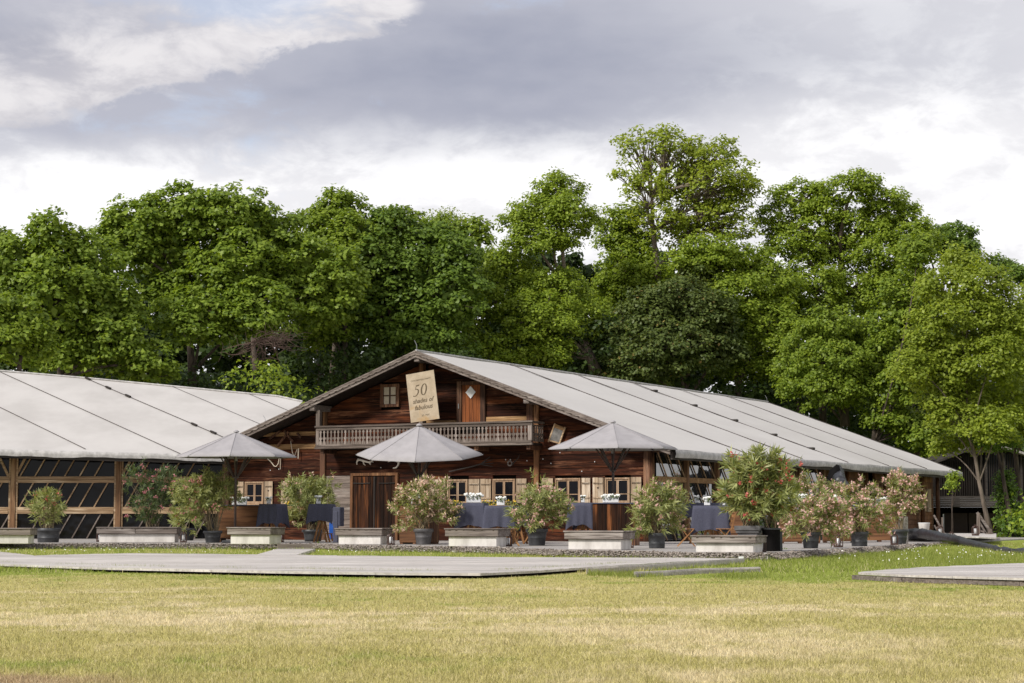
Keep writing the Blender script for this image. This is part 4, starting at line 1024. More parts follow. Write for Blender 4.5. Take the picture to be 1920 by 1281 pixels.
# ---- pots
def pot_part(t, r, h, kind, mat):
    if kind == 'round':
        prof = [(0, 0), (r * .70, 0), (r * .72, .02), (r * .80, h * .45), (r * .815, h * .46), (r * .80, h * .48), (r * .88, h * .78), (r * .97, h * .80), (r, h * .83), (r, h * .97), (r * .97, h), (r * .88, h), (r * .86, h * .9), (0, h * .9)]
        p = part('pot', MB().lathe(prof, 28), mat, t, smooth=True)
    elif kind == 'low':
        prof = [(0, 0), (r * .72, 0), (r * .75, h * .3), (r * .80, h * .55), (r * .84, h * .75), (r * .98, h * .78), (r, h * .8), (r, h * .98), (r * .95, h), (r * .88, h * .9), (0, h * .9)]
        p = part('pot', MB().lathe(prof, 28), mat, t, smooth=True)
    elif kind == 'straight':
        prof = [(0, 0), (r * .82, 0), (r * .84, .02), (r * .86, h * .30), (r * .88, h * .32), (r * .86, h * .34), (r * .90, h * .76), (r * .99, h * .79), (r, h * .82), (r, h * .97), (r * .95, h), (r * .88, h * .9), (0, h * .9)]
        p = part('pot', MB().lathe(prof, 28), mat, t, smooth=True)
    else:
        q = math.sqrt(2); prof = [(0, 0), (r * .60 * q, 0), (r * .78 * q, h * .70), (r * .90 * q, h * .73), (r * .90 * q, h * .80), (r * q, h * .83), (r * q, h), (r * .93 * q, h), (r * .9 * q, h * .9), (0, h * .9)]
        p = part('pot', MB().lathe(prof, 4, ph=math.pi / 4), mat, t)
    return p
# ---- oleanders
def oleander(name, label, px, py, pot, r, h, blobs, n_leaf=3200, flowers_=None, nfl=45, leaf='leaf_ole', group='potted oleanders on the terrace', seed=1, z=TZ, Y=None, stems=26, llen=.125, lean=0, category='potted plant', potmat='pot', rot=0.0, droop=.5):
    """blobs: (px, py, rx_px, ry_px) foliage masses as measured; stems grow from the pot into them"""
    base = G(px, py, z) if Y is None else Vector((D(px, 900, Y).x, Y, z))
    Yc = base.y + (r if Y is None else 0); base.y = Yc
    t = thing(name, label, category, base, rot, group)
    rg = np.random.default_rng(seed)
    if pot: 
        pot_part(t, r, h, pot, M[potmat]); part('soil', MB().lathe([(0, h * .92), (r * .86, h * .92)], 16), M['soil'], t)
    s_ = Yc / F; ca, sa = math.cos(-rot), math.sin(-rot)
    bl = []
    for b in blobs:
        c = D(b[0], b[1], Yc); rx, rz = b[2] * s_ * .84, b[3] * s_ * .84; ry = min(rx, .75) if rx > .3 else rx
        bl.append((np.array([c.x - base.x, 0.0, c.z - base.z]), np.array([rx, max(ry, .25), rz])))
    wts = np.array([b[1][0] * b[1][1] ** .5 * b[1][2] for b in bl]); wts /= wts.sum()
    mbs = MB(); paths = []
    for k in range(stems):
        c, rr = bl[rg.choice(len(bl), p=wts)]; d = unit(rg.normal(size=3)); tip = c + rr * d * rg.uniform(.45, .95)
        st = np.array([rg.uniform(-.5, .5) * r, rg.uniform(-.5, .5) * r, h * .9]); mid = st * .55 + tip * .45; mid[:2] = st[:2] * .65 + tip[:2] * .35; mid[2] += .05
        P_ = [st * (1 - u) ** 2 + mid * 2 * u * (1 - u) + tip * u * u for u in np.linspace(0, 1, 6)]
        mbs.tube(P_, list(np.linspace(.013, .005, 6)), 4, cap=False); paths.append(P_)
    part('stems', mbs, M['stem'], t, kind='stuff')
    # twigs carrying whorls of long narrow leaves
    C, N, TG, Ls = [], [], [], []; tips = []
    ntw = max(20, int(n_leaf * .62) // 26)
    for k in range(ntw):
        c, rr = bl[rg.choice(len(bl), p=wts)]; d = unit(rg.normal(size=3) + np.array([0, -.15, .25])); q = c + rr * d * (rg.uniform(.25, 1.0) ** .6 + (.28 * rg.random() if rg.random() < .22 else 0))
        root = np.array([0, 0, h]); ax = unit(unit(q - root) * .55 + d * .55 + rg.normal(size=3) * .28 + np.array([0, 0, .15])); tl = rg.uniform(.16, .34)
        tips.append((q + ax * tl * .9, ax))
        for j in range(26):
            u = rg.uniform(0, 1); ro = unit(np.cross(ax, rg.normal(size=3))); l = llen * 1.22 * rg.uniform(.65, 1.3)
            dirv = unit(ax * (.35 + .8 * u) + ro * 1.0 + np.array([0, 0, -droop * rg.uniform(0, 1)])); p = q + ax * tl * u
            C.append(p + dirv * l * .5); TG.append(dirv); Ls.append(l); N.append(unit(np.cross(dirv, np.cross(ax, dirv)) + rg.normal(size=3) * .35))
    C = np.array(C); N = unit(np.array(N)); TG = np.array(TG); Ls = np.array(Ls)
    N = unit(N - TG * np.sum(N * TG, axis=1, keepdims=True))
    V = leaf_quads(C, N, Ls * 1.1, Ls * .18, TG, .15)
    put('foliage', np_mesh('foliage', V, 4, M[leaf], np.clip(rg.beta(1.6, 2.0, len(C)), 0, .89)), None, t, kind='stuff')
    if flowers_:
        fc, fn, ft = [], [], []
        order = rg.permutation(len(tips))
        for k in range(int(nfl * .95)):
            q, ax = tips[order[k % len(tips)]]; m_ = rg.integers(5, 10); q = q + rg.normal(size=3) * .03
            for j in range(m_):
                o_ = q + rg.normal(size=3) * .040; nn_ = unit(rg.normal(size=3) + np.array([0, -.7, .1]))
                for _ in range(3): fc.append(o_ + rg.normal(size=3) * .010); fn.append(unit(nn_ + rg.normal(size=3) * .45)); ft.append(rg.random())
        fc = np.array(fc); fn = np.array(fn)
        put('blossoms', np_mesh('blossoms', leaf_quads(fc, fn, np.full(len(fc), .056), np.full(len(fc), .042), None, .1), 4, M[flowers_], np.array(ft) * .88), None, t, kind='stuff')
    return t
OG = 'potted oleanders on the terrace'
oleander('potted_shrub', 'small grassy shrub with red tips in a dark ribbed pot by the left planter', 85, 1017.5, 'straight', .37, .43, [(86, 955, 32, 30), (100, 945, 20, 20)], 3000, 'fl_red', 8, 'leaf_ole', OG, 11, stems=34, llen=.13, droop=.2)
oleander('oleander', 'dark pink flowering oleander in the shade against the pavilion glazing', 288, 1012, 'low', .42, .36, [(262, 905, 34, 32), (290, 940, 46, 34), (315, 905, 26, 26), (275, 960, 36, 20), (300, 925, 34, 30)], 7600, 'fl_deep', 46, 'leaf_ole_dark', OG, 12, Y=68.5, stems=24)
oleander('oleander', 'broad olive green oleander spreading over the dark green pot left of the left bar', 396, 1018, 'round', .285, .35, [(372, 935, 48, 40), (410, 930, 34, 34), (345, 925, 26, 24), (360, 975, 30, 20), (432, 925, 18, 34), (395, 915, 40, 26)], 9500, 'fl_deep', 42, 'leaf_ole', OG, 13, stems=34)
oleander('potted_plant', 'black pot with low trailing green plant behind the broad oleander', 352, 1011, 'round', .30, .40, [(352, 985, 26, 14)], 700, None, 0, 'leaf_ole', OG, 14, Y=66, stems=10)
oleander('oleander', 'pale olive oleander with few flowers beside the entrance step', 584, 1015.5, 'low', .345, .37, [(570, 935, 44, 36), (600, 945, 38, 34), (560, 915, 30, 20), (612, 915, 22, 18), (585, 970, 30, 18), (550, 975, 16, 14), (580, 925, 46, 30)], 9500, 'fl_pale', 16, 'leaf_ole', OG, 15, stems=46, potmat='pot')
oleander('oleander', 'rounded oleander full of pale pink flowers in the faded grey pot', 793, 1021.5, 'round', .275, .43, [(812, 925, 34, 24), (780, 935, 46, 28), (760, 955, 24, 26), (805, 960, 36, 28), (835, 965, 22, 18), (770, 990, 24, 14)], 5200, 'fl_pale', 150, 'leaf_ole', OG, 16, potmat='pot_grey', stems=34)
oleander('oleander', 'tall green oleander with a single high shoot, before the middle windows', 1007, 1023.5, 'round', .29, .44, [(1010, 945, 44, 34), (990, 960, 34, 30), (1035, 955, 28, 28), (1005, 982, 38, 14), (1006, 902, 7, 16)], 6200, 'fl_pink', 62, 'leaf_ole', OG, 17, stems=34)
oleander('oleander', 'leafy oleander with drooping tips in the dark pot right of the board bar', 1233, 1028.5, 'straight', .22, .36, [(1238, 945, 40, 32), (1220, 960, 28, 28), (1260, 955, 26, 24), (1235, 985, 36, 18), (1205, 990, 16, 14)], 6200, 'fl_pink', 44, 'leaf_ole', OG, 18, stems=30, droop=.8)
oleander('oleander', 'largest oleander, towering with red buds above the tapered square tub', 1408, 1034, 'square', .27, .54, [(1420, 895, 50, 36), (1395, 935, 40, 36), (1445, 930, 36, 36), (1425, 960, 44, 24), (1385, 880, 22, 24), (1465, 895, 22, 26), (1375, 925, 20, 30), (1470, 930, 20, 30), (1420, 870, 34, 18)], 10500, 'fl_red', 74, 'leaf_ole', OG, 19, potmat='pot_grey', stems=50, rot=-.3, llen=.15)
oleander('oleander', 'bushy red and pink oleander far behind the long bar, beside the hanging black duct', 1528, 1012, 'round', .30, .40, [(1525, 925, 34, 28), (1550, 930, 24, 24), (1505, 915, 16, 22)], 3600, 'fl_pink', 70, 'leaf_ole', OG, 20, Y=67)
oleander('oleander', 'pink oleander spilling low over the tilted dark pot before the long bar', 1523, 1028.5, 'round', .235, .38, [(1515, 975, 32, 28), (1540, 960, 34, 22), (1490, 985, 24, 22), (1555, 985, 20, 24), (1485, 1000, 14, 8)], 4800, 'fl_pink', 130, 'leaf_ole', OG, 21, stems=30)
oleander('oleander', 'wide pink oleander with white tufts in the ribbed straight pot', 1614.5, 1024.5, 'straight', .235, .37, [(1605, 955, 40, 24), (1585, 940, 26, 22), (1630, 965, 34, 24), (1605, 985, 34, 18), (1650, 975, 18, 18), (1622, 925, 24, 16)], 5000, 'fl_pink', 135, 'leaf_ole', OG, 22, stems=30)
oleander('oleander', 'tall slender oleander covered in salmon flowers in the rightmost pot', 1689, 1021, 'round', .275, .41, [(1695, 925, 28, 32), (1690, 905, 18, 14), (1680, 950, 28, 22), (1710, 950, 16, 24), (1675, 965, 22, 10)], 3600, 'fl_pink', 125, 'leaf_ole', OG, 23, stems=18)
oleander('potted_plant', 'silvery trailing plant on top of the tall black column bin', 1446, 1033, None, .18, .66, [(1446, 960, 26, 24), (1455, 940, 16, 16)], 2200, None, 0, 'leaf_ole_dark', OG, 24, llen=.07, stems=16, potmat='pot')
b0 = G(1449, 1034, TZ)
t = thing('column_bin', 'tall black column shaped bin standing right of the tapered square tub', 'bin', (b0.x, b0.y + .22, TZ), .0)
part('body', MB().lathe([(0, 0), (.185, 0), (.195, .48), (0, .485)], 24), M['black'], t, smooth=False); part('rim', MB().lathe([(.196, .455), (.205, .46), (.205, .49), (.19, .495)], 24), M['pot'], t)
part('side_panel', MB().bev(.17, .23, -.06, .06, .0, .42, .006), M['pot'], t)
b0 = G(1701, 1020.5, TZ)
t = thing('stone_column', 'short pale stone column behind the rightmost oleander pot', 'column', (b0.x, b0.y + .5, TZ)); part('shaft', MB().lathe([(0, 0), (.13, 0), (.13, .74), (.12, .76), (0, .76)], 18), M['stone'], t, smooth=False)
b0 = D(1733, 1004, 71.5)
t = thing('bucket', 'white tapered bucket standing at the far corner of the barn', 'bucket', (b0.x, b0.y, .30)); part('body', MB().lathe([(0, 0), (.155, 0), (.20, .40), (.205, .43), (.195, .43), (.19, .38)], 18), M['plaster'], t, smooth=True)
part('rim', MB().lathe([(.2, .41), (.212, .415), (.212, .44), (.2, .44)], 18), M['white'], t)

# ---- flower vases
def white_vase(label, px, py, Y, s=1.0, wide=1.0, n=1, group='white vases of white roses on the bar tops'):
    c = D(px, py, Y); t = thing('flower_vase', label, 'flower arrangement', c, random.uniform(-.1, .1), group)
    w_ = .095 * s * wide; h = .17 * s
    part('vase', MB().bev(-w_, w_, -.08 * s, .08 * s, 0, h, .01), M['white'], t)
    rg = np.random.default_rng(int(px)); k = int(16 * wide)
    mb = MB()
    for i in range(k):
        cx, cy, cz = rg.uniform(-w_ * 1.25, w_ * 1.25), rg.uniform(-.1, .08) * s, h + rg.uniform(.015, .085) * s; r = rg.uniform(.030, .045) * s
        mb.lathe([(0, -r), (r * .8, -r * .5), (r, .1 * r), (r * .75, r * .6), (r * .3, r * .85), (0, r * .7)], 7, (cx, cy, cz), ph=rg.uniform(0, 1))
    part('blossoms', mb, M['flower_white'], t, kind='stuff')
    m_ = int(26 * wide); C = np.stack([rg.uniform(-w_, w_, m_), rg.uniform(-.11, -.06, m_) * s, h + rg.uniform(-.07, .05, m_) * s], 1)
    put('leaves', np_mesh('leaves', leaf_quads(C, unit(rg.normal(size=(m_, 3)) + (0, -1, .2)), np.full(m_, .06), np.full(m_, .03)), 4, M['leaf_ole_dark'], rg.random(m_) * .8), None, t, kind='stuff')
    return t
# ---- draped tables
def draped_table(name, label, px, py, Y, wpx, drop, rot=0.0, dpt=.75, legs='fold', cloth='cloth', seed=0, shade=0):
    c = D(px, py, Y); w_ = wpx * Y / F; h = c.z - TZ
    t = thing('standing_table', label + ', wooden stand', 'table', (c.x, c.y, TZ), rot, 'cloth covered standing tables')
    part('tabletop', MB().bev(-w_ / 2 + .01, w_ / 2 - .01, -dpt / 2 + .01, dpt / 2 - .01, h - .05, h - .012, .006), M['chair_wood'], t)
    for sy in (-1, 1):
        y = sy * dpt * .32
        for sx in (-1, 1): part('leg', MB().beam((sx * w_ * .30, y + sx * .02, 0), (-sx * w_ * .14, y + sx * .02, h - .05), .055, .04, (0, 1, 0)), M['chair_wood'], t)
    part('stretcher', MB().beam((w_ * .12, -dpt * .32, h * .30), (w_ * .12, dpt * .32, h * .30), .04), M['chair_wood'], t)
    tc_ = thing('tablecloth', label, 'tablecloth', (c.x, c.y, TZ), rot, 'navy cloths over the standing tables')
    a, b = w_ / 2 + .008, dpt / 2 + .008; mb = MB(); rg = random.Random(seed)
    per = []; n = 14
    for (x0, y0, x1, y1) in ((-a, -b, a, -b), (a, -b, a, b), (a, b, -a, b), (-a, b, -a, -b)):
        for i in range(n):
            u = i / n; nx_, ny_ = (y1 - y0), -(x1 - x0); l = math.hypot(nx_, ny_); cc = 1 - 2 * abs(u - .0) if u < .5 else 1 - 2 * abs(1 - u)
            per.append((x0 + (x1 - x0) * u, y0 + (y1 - y0) * u, nx_ / l, ny_ / l, max(0, (abs(u - .5) - .26) / .24)))
    R_ = 7; m_ = len(per); f1, f2 = rg.uniform(0, 6), rg.uniform(0, 6)
    for j in range(R_):
        v = j / (R_ - 1)
        for i, (x, y, nx_, ny_, cr) in enumerate(per):
            corner = cr ** 1.5; fold = .028 * math.sin(i * 1.35 + f1) + .02 * math.sin(i * .71 + f2); o_ = v ** .8 * (.035 + fold * (1 - corner) + .07 * corner)
            ox, oy = nx_, ny_
            if corner > .01:
                k = 1 if (i % n) < n / 2 else -1; 
                px_, py_ = (per[(i - i % n) % m_][2:4] if k == 1 else per[(i - i % n + n) % m_][2:4]); pv = per[((i - i % n - 1) % m_)][2:4] if k == 1 else per[i][2:4]
                ox, oy = x / a, y / b; l = math.hypot(ox, oy); ox, oy = ox / l, oy / l
            z = h - .004 - (.012 if v == 0 else 0) - v * drop * (1 + .26 * corner + .03 * math.sin(i * .9 + f2))
            mb.v.append((x + ox * o_, y + oy * o_, z + (.012 if v == 0 else 0)))
    for j in range(R_ - 1):
        for i in range(m_): i2 = (i + 1) % m_; mb.f.append((j * m_ + i, j * m_ + i2, (j + 1) * m_ + i2, (j + 1) * m_ + i))
    mb.f.append(tuple(range(m_))[::-1])
    part('drape', mb, M[cloth], tc_, smooth=True)
    return h
draped_table('a', 'taller navy cloth on the left of the two tables before the middle windows', 886, 943, 55, 50, .62, -.15, seed=1)
draped_table('b', 'lower navy cloth beside it, under a round posy of white flowers', 940, 948, 53, 54, .56, -.12, seed=2)
draped_table('b2', 'partly hidden navy cloth just behind the tall shoot oleander', 975, 949, 56, 34, .5, -.2, seed=9)
draped_table('c', 'navy cloth hanging at the left end of the vertical board bar', 1093, 942.5, 54, 42, .60, -.25, seed=3)
draped_table('d', 'navy cloth beside the left bar, its corner hanging low', 512, 945, 60, 34, .58, -.3, seed=4)
draped_table('e', 'navy cloth seen through the oleander left of the barn door', 604, 945, 60, 40, .50, -.1, seed=5)
draped_table('g', 'dark navy cloth on the crossed leg table between the folding chairs', 1332, 948, 51, 62, .62, -.12, seed=6)
draped_table('h', 'navy cloth on the table directly behind the folding chairs', 1318, 943, 57, 78, .4, -.2, seed=7)
# narrow navy covered board
c = D(630, 951, 57.5)
t = thing('draped_easel', 'narrow upright board wrapped in navy cloth left of the door', 'draped stand', (c.x, c.y, TZ), -.3)
part('wrap', MB().bev(-.07, .07, -.04, .04, .02, c.z - TZ - .12, .01), M['cloth'], t); part('cap_fold', MB().bev(-.10, .14, -.02, .3, c.z - TZ - .55, c.z - TZ, .02), M['cloth'], t)
c = G(620, 1014.5, TZ)
t = thing('blue_crate', 'small bright blue box under the table left of the door', 'box', (c.x, c.y + .5, TZ)); part('body', MB().bev(-.09, .09, -.12, .12, .06, .58, .01), M['blue'], t)
t = thing('stool', 'low wooden stool in front of the blue box beside the planter', 'stool', (c.x - .1, c.y - .4, TZ), .1)
part('seat', MB().bev(-.2, .2, -.15, .15, .22, .25, .008), M['chair_wood'], t)
for (x, y) in ((-.17, -.12), (.17, -.12), (-.17, .12), (.17, .12)): part('leg', MB().beam((x * 1.15, y * 1.1, 0), (x * .9, y * .9, .22), .04), M['chair_wood'], t)
# ---- folding chairs
def chair(label, px, Y, rz, back=True):
    t = thing('folding_chair', label, 'chair', T0(px, z=TZ, Y=Y), rz, 'wooden folding chairs at the standing tables')
    for i in range(4): part('seat_slat', MB().bev(-.19 + i * .097, -.102 + i * .097, -.19, .19, .43, .45, .004), M['chair_wood'], t)
    for y in (-.2, .2):
        part('rear_leg', MB().beam((-.24, y, 0), (.16, y, .43), .022, .04, (0, 1, 0)), M['chair_wood'], t)
        part('front_leg', MB().beam((.20, y * .9, 0), (-.12, y * .9, .44), .022, .04, (0, 1, 0)), M['chair_wood'], t)
        if back: part('upright', MB().beam((-.14, y, .40), (-.25, y, .84), .022, .04, (0, 1, 0)), M['chair_wood'], t)
    if back:
        for z in (.64, .77): part('back_slat', MB().beam((-.19 - (z - .64) * .25, -.2, z), (-.19 - (z - .64) * .25, .2, z), .03, .06, (0, 0, 1)), M['chair_wood'], t)
    part('stretcher', MB().beam((.1, -.18, .16), (.1, .18, .16), .02), M['chair_wood'], t)
    return t
chair('wooden folding chair left of the crossed leg table, facing right', 1287, 50.5, -.05)
chair('wooden folding chair right of the crossed leg table, facing left', 1357, 50.5, math.pi + .1)
chair('low wooden seat half behind the planter before the navy tables', 951, 51.0, 2.2, False)
chair('wooden folding chair legs showing left of the tall shoot oleander pot', 983, 56, .8, False)

# ---- bars made of boards
def box_bar(label, pxa, pxb, py_top, py_bot, Y, depth, rz, mat, boards, axis='x', top='cloth', legs=True, zbase=None, side=None):
    a = D(pxa, py_top, Y); L = (pxb - pxa) * Y / F / math.cos(rz); h = a.z - TZ; zb = (D(pxa, py_bot, Y).z - TZ) if py_bot else .05
    zb = max(zb, .04)
    t = thing('bar_counter', label, 'bar counter', (a.x, Y, TZ), rz, 'wooden box bars on the terrace')
    if axis == 'x':
        n = boards; hh = (h - .03 - zb) / n
        for i in range(n): part('board', MB().bev(0, L, 0, .03, zb + i * hh + .003, zb + (i + 1) * hh - .003, .006), M[mat], t)
    else:
        n = boards; w_ = L / n
        for i in range(n): part('board', MB().bev(i * w_ + .002, (i + 1) * w_ - .002, 0 - random.uniform(0, .004), .03, zb, h - .03, .005), M[mat], t)
    part('side_panel', MB().bev(L - .03, L, .032, depth, zb, h - .03, .006), M[side or mat], t); part('side_panel', MB().bev(0, .03, .032, depth, zb, h - .03, .006), M[side or mat], t)
    part('rear_panel', MB().bev(.032, L - .032, depth - .03, depth, zb, h - .03, .006), M[mat], t)
    part('counter_top', MB().bev(-.03, L + .03, -.03, depth + .03, h - .028, h, .006), M['cloth' if top == 'cloth' else mat], t)
    if zb > .15: part('plinth', MB().bev(.03, L - .03, .04, depth - .04, 0, zb, .008), M['post'], t)
    else:
        for x in (.06, L / 2, L - .06): part('foot', MB().bev(x - .05, x + .05, .01, depth - .01, 0, zb, .004), M['post'], t)
    return t
box_bar('left bar of brown boards with navy runner between the two left oleanders', 408, 494, 947, 1009, 60.5, .7, -.1, 'ply', 2)
box_bar('orange brown box bar behind the pale pink oleander', 749, 806, 945.5, 1018.5, 55.8, .62, -.42, 'ply', 3, side='post_brown')
box_bar('bar clad in vertical weathered boards under the right parasol', 1111, 1190, 943, 1000, 52.5, .6, -.3, 'door', 9, 'z', side='post_brown')
box_bar('board box bar left half hidden by the column bin', 1462, 1536, 949, 1019.5, 57.2, .6, -.1, 'ply', 4)
box_bar('middle board box bar behind the two pink oleanders', 1543, 1602, 950, 1018, 59.0, .6, -.1, 'ply', 4)
box_bar('right board box bar, its end panel beside the rightmost pot', 1604, 1692, 951, 1015.5, 61.5, .6, -.1, 'ply', 4)
box_bar('tall plank bar behind the largest oleander', 1368, 1402, 948, 1014, 55.0, .5, -.2, 'ply', 5)
# long navy cover on the right bars
for (a_, b_, yt, yb_, Y, lab) in ((1466, 1540, 943.5, 955, 57.1, 'blue grey runner with front hang over the left of the long bars'), (1545, 1606, 945, 955.5, 58.9, 'blue grey runner with front hang over the middle long bar')):
    p, q_ = D(a_, yt, Y), D(b_, yt, Y); dz = (yb_ - yt) * Y / F
    t = thing('table_runner', lab, 'tablecloth', (p.x, Y - .04, 0)); L = q_.x - p.x
    n = 30; mb = MB()
    for i in range(n + 1):
        x = L * i / n; wv = .012 * math.sin(i * .8); mb.v += [(x, .7, p.z + .03), (x, 0, p.z + .035), (x, -.02 + wv, p.z - dz * .5), (x, -.015 - wv, p.z - dz)]
    for i in range(n):
        for j in range(3): k = i * 4 + j; mb.f.append((k, k + 4, k + 5, k + 1))
    part('fabric', mb, M['cloth_light'], t, smooth=True)
p, q_ = D(430, 947, 60.4), D(500, 947, 60.4)
# vases and posies
V_ = [(449, 946.8, 60.6, .9, 2.6, 'wide spread of white roses at the left end of the left bar'), (504, 944.8, 60, .8, .8, 'small white rose glass on the cloth beside the left bar'), (597, 944.8, 60, .9, .8, 'white vase half hidden by the oleander left of the door'),
      (779, 945.2, 56, .95, 1.2, 'white vase behind the pale pink oleander on the orange bar'), (888, 942.8, 55, 1.0, 2.1, 'wide white box of cream roses on the taller navy table'), (939, 947.8, 53, .9, 1.2, 'round posy of white roses in a white cube on the lower navy table'),
      (1093, 942.3, 54, .75, .7, 'small single white rose glass at the left of the board bar'), (1145, 942.8, 52.8, .85, 2.6, 'long white box of roses on the board bar under the right parasol'), (1326, 947.8, 51, .85, .95, 'white vase of roses on the crossed leg table'),
      (1306, 942.8, 57, .8, .7, 'white rose glass on the table behind the folding chairs'), (1357, 947.6, 51.2, .7, .5, 'folded white napkin posy at the right of the crossed leg table'), (1485, 942.8, 57.3, 1.0, 1.1, 'first white vase from the left on the long runner'), (1504, 942.8, 57.3, 1.0, 1.15, 'second white vase from the left on the long runner'),
      (1568, 944.6, 59, 1.0, 1.1, 'white vase on the middle long bar between oleanders'), (1594, 944.6, 59, .95, 1.0, 'white vase at the right end of the middle runner'), (1628, 950.5, 61.6, 1.0, 1.3, 'left of the two white vases on the right long bar'), (1652, 950.5, 61.6, 1.1, 1.6, 'right of the two white vases on the right long bar')]
for (px, py, Y, s, wd, lab) in V_: white_vase(lab, px, py, Y + .25, s, wd)

# ---- parasols
def parasol(label, px, pya, pye, Y, R, tilt_deg, rot=0.0):
    apex = D(px, pya, Y); edge = D(px, pye, Y).z; base = Vector((apex.x, Y, TZ)); h = apex.z - TZ; he = edge - TZ
    t = thing('parasol', label, 'parasol', base, rot, 'grey parasols in front of the barn')
    tl = rad(tilt_deg)
    def tp(x, y, z):     # tilt about the apex, towards the camera
        dz = z - h; yy = y * math.cos(tl) - dz * math.sin(tl) * 1.0; zz = h + y * math.sin(tl) + dz * math.cos(tl); return (x, yy, zz)
    K = 8; rings = [0, .12, .35, .6, .82, 1.0]
    for k in range(K):
        a0, a1 = 2 * math.pi * k / K, 2 * math.pi * (k + 1) / K; mb = MB(); m_ = 6
        for r in rings:
            for j in range(m_ + 1):
                u = j / m_; x = (math.cos(a0) * (1 - u) + math.cos(a1) * u) * R * r; y = (math.sin(a0) * (1 - u) + math.sin(a1) * u) * R * r
                sag = -.022 * math.sin(math.pi * u) * math.sin(math.pi * min(r, .96))
                z = h - (h - he) * (r ** .98) + sag; s_in = 1 - .008 * math.sin(math.pi * u) * r; mb.v.append(tp(x * s_in, y * s_in, z))
        for i in range(len(rings) - 1):
            for j in range(m_): q = i * (m_ + 1) + j; mb.f.append((q, q + m_ + 1, q + m_ + 2, q + 1))
        o = len(mb.v)
        for j in range(m_ + 1):
            v = mb.v[(len(rings) - 1) * (m_ + 1) + j]; mb.v.append((v[0] * .998, v[1] * .998, v[2] - .035))
        for j in range(m_): q = (len(rings) - 1) * (m_ + 1) + j; mb.f.append((q, o + j, o + j + 1, q + 1))
        part('canopy_panel', mb, M['canvas'], t, smooth=True)
        mbs_ = MB(); mbs_.tube([tp(math.cos(a0) * R * q, math.sin(a0) * R * q, h - (h - he) * q ** .98 + .006) for q in (.06, .3, .6, .99)], .007, 4); part('seam', mbs_, M['canvas'], t)
        part('rib', MB().beam(tp(0, 0, h - .05), tp(math.cos(a0) * R * .985, math.sin(a0) * R * .985, he - .012), .025), M['canvas_pole'], t)
        part('strut', MB().beam((math.cos(a0) * .05, math.sin(a0) * .05, he - .62), tp(math.cos(a0) * R * .42, math.sin(a0) * R * .42, he + (h - he) * .54), .035), M['canvas_pole'], t)
        part('rib_tip', MB().tube([tp(math.cos(a0) * R * .985, math.sin(a0) * R * .985, he - .01), tp(math.cos(a0) * R * 1.012, math.sin(a0) * R * 1.012, he - .02)], .018, 5), M['metal'], t)
    part('pole', MB().tube([(0, 0, 0), (0, 0, h - .04)], .036, 12), M['canvas_pole'], t, smooth=True)
    part('finial', MB().lathe([(0, .05), (.05, .035), (.09, .0), (.085, -.02)], 12, (0, 0, h + .01)), M['canvas'], t, smooth=True)
    part('collar', MB().lathe([(.036, -.03), (.075, -.02), (.08, .02), (.036, .03)], 12, (0, 0, he - .62)), M['canvas_pole'], t)
    for s in (-.075, .075): part('bolt', MB().lathe([(0, -.02), (.02, 0), (0, .02)], 6, (s, -.04, he - .62)), M['metal'], t)
    part('sleeve', MB().tube([(0, 0, he - .14), (0, 0, he)], .05, 10), M['canvas'], t)
    part('foot', MB().bev(-.35, .35, -.35, .35, 0, .08, .02), M['pot'], t)
    return t
parasol('left grey parasol, partly covering the pavilion roof, over the left bar', 443, 810, 856, 58.6, 1.75, .6, .04)
parasol('middle grey parasol tilted forward in front of the balcony', 786, 798, 852, 56.6, 1.79, 8.0, -.02)
parasol('right grey parasol standing above the board bar near the barn corner', 1149, 792, 841, 55.4, 1.78, .6, .03)

# ---- black ducts
mb = MB(); pts = [Vector(D(x, y, Y)) for x, y, Y in ((1573, 875, 70.5), (1571, 886, 70), (1574, 902, 68.5), (1586, 922, 68), (1598, 950, 67.5), (1606, 985, 67), (1610, 1003, 66.5))]
fine = []
for i in range(len(pts) - 1):
    for k in range(5): fine.append(pts[i].lerp(pts[i + 1], k / 5))
t = thing('air_duct', 'fat crinkled black hose hanging from the barn eave behind the long bars', 'duct', (0, 0, 0))
fine2 = []
for i in range(len(fine) - 1):
    for k in range(3): fine2.append(fine[i].lerp(fine[i + 1], k / 3))
mb.tube(fine2, [min(.215, .07 + .009 * i) * (1 + .07 * math.sin(i * 1.25)) for i in range(len(fine2))], 14, jit=.05); part('hose', mb, M['black_plastic'], t, smooth=True)
mb = MB(); mb.tube([D(1571, 872, 69.3), D(1566, 884, 69.3), D(1564, 900, 69.2), D(1566, 918, 69.1), D(1574, 936, 69)], [.06, .20, .27, .27, .14], 12, jit=.12); part('sagging_cover', mb, M['black'], t, smooth=True)
gp = [(1704, 1001, 63), (1722, 1000, 61.5), (1745, 1003, 60), (1768, 1008, 58.5), (1790, 1012, 57), (1815, 1019, 55), (1840, 1025.5, 53), (1868, 1032, 51), (1895, 1037, 49), (1925, 1038, 47.5), (1980, 1046, 45)]
pts = [Vector(D(*p)) for p in gp]; fine = []
for i in range(len(pts) - 1):
    for k in range(6): fine.append(pts[i].lerp(pts[i + 1], k / 6))
rr = [(.155 - .04 * min(1, i / 40)) * (1 + .07 * math.sin(i * 1.7)) for i in range(len(fine))]
t = thing('ground_duct', 'crinkled black plastic hose winding over the grass from the terrace to the right edge', 'duct', (0, 0, 0))
mb = MB(); mb.tube(fine, rr, 12, jit=.16); part('hose', mb, M['black_plastic'], t, smooth=True)
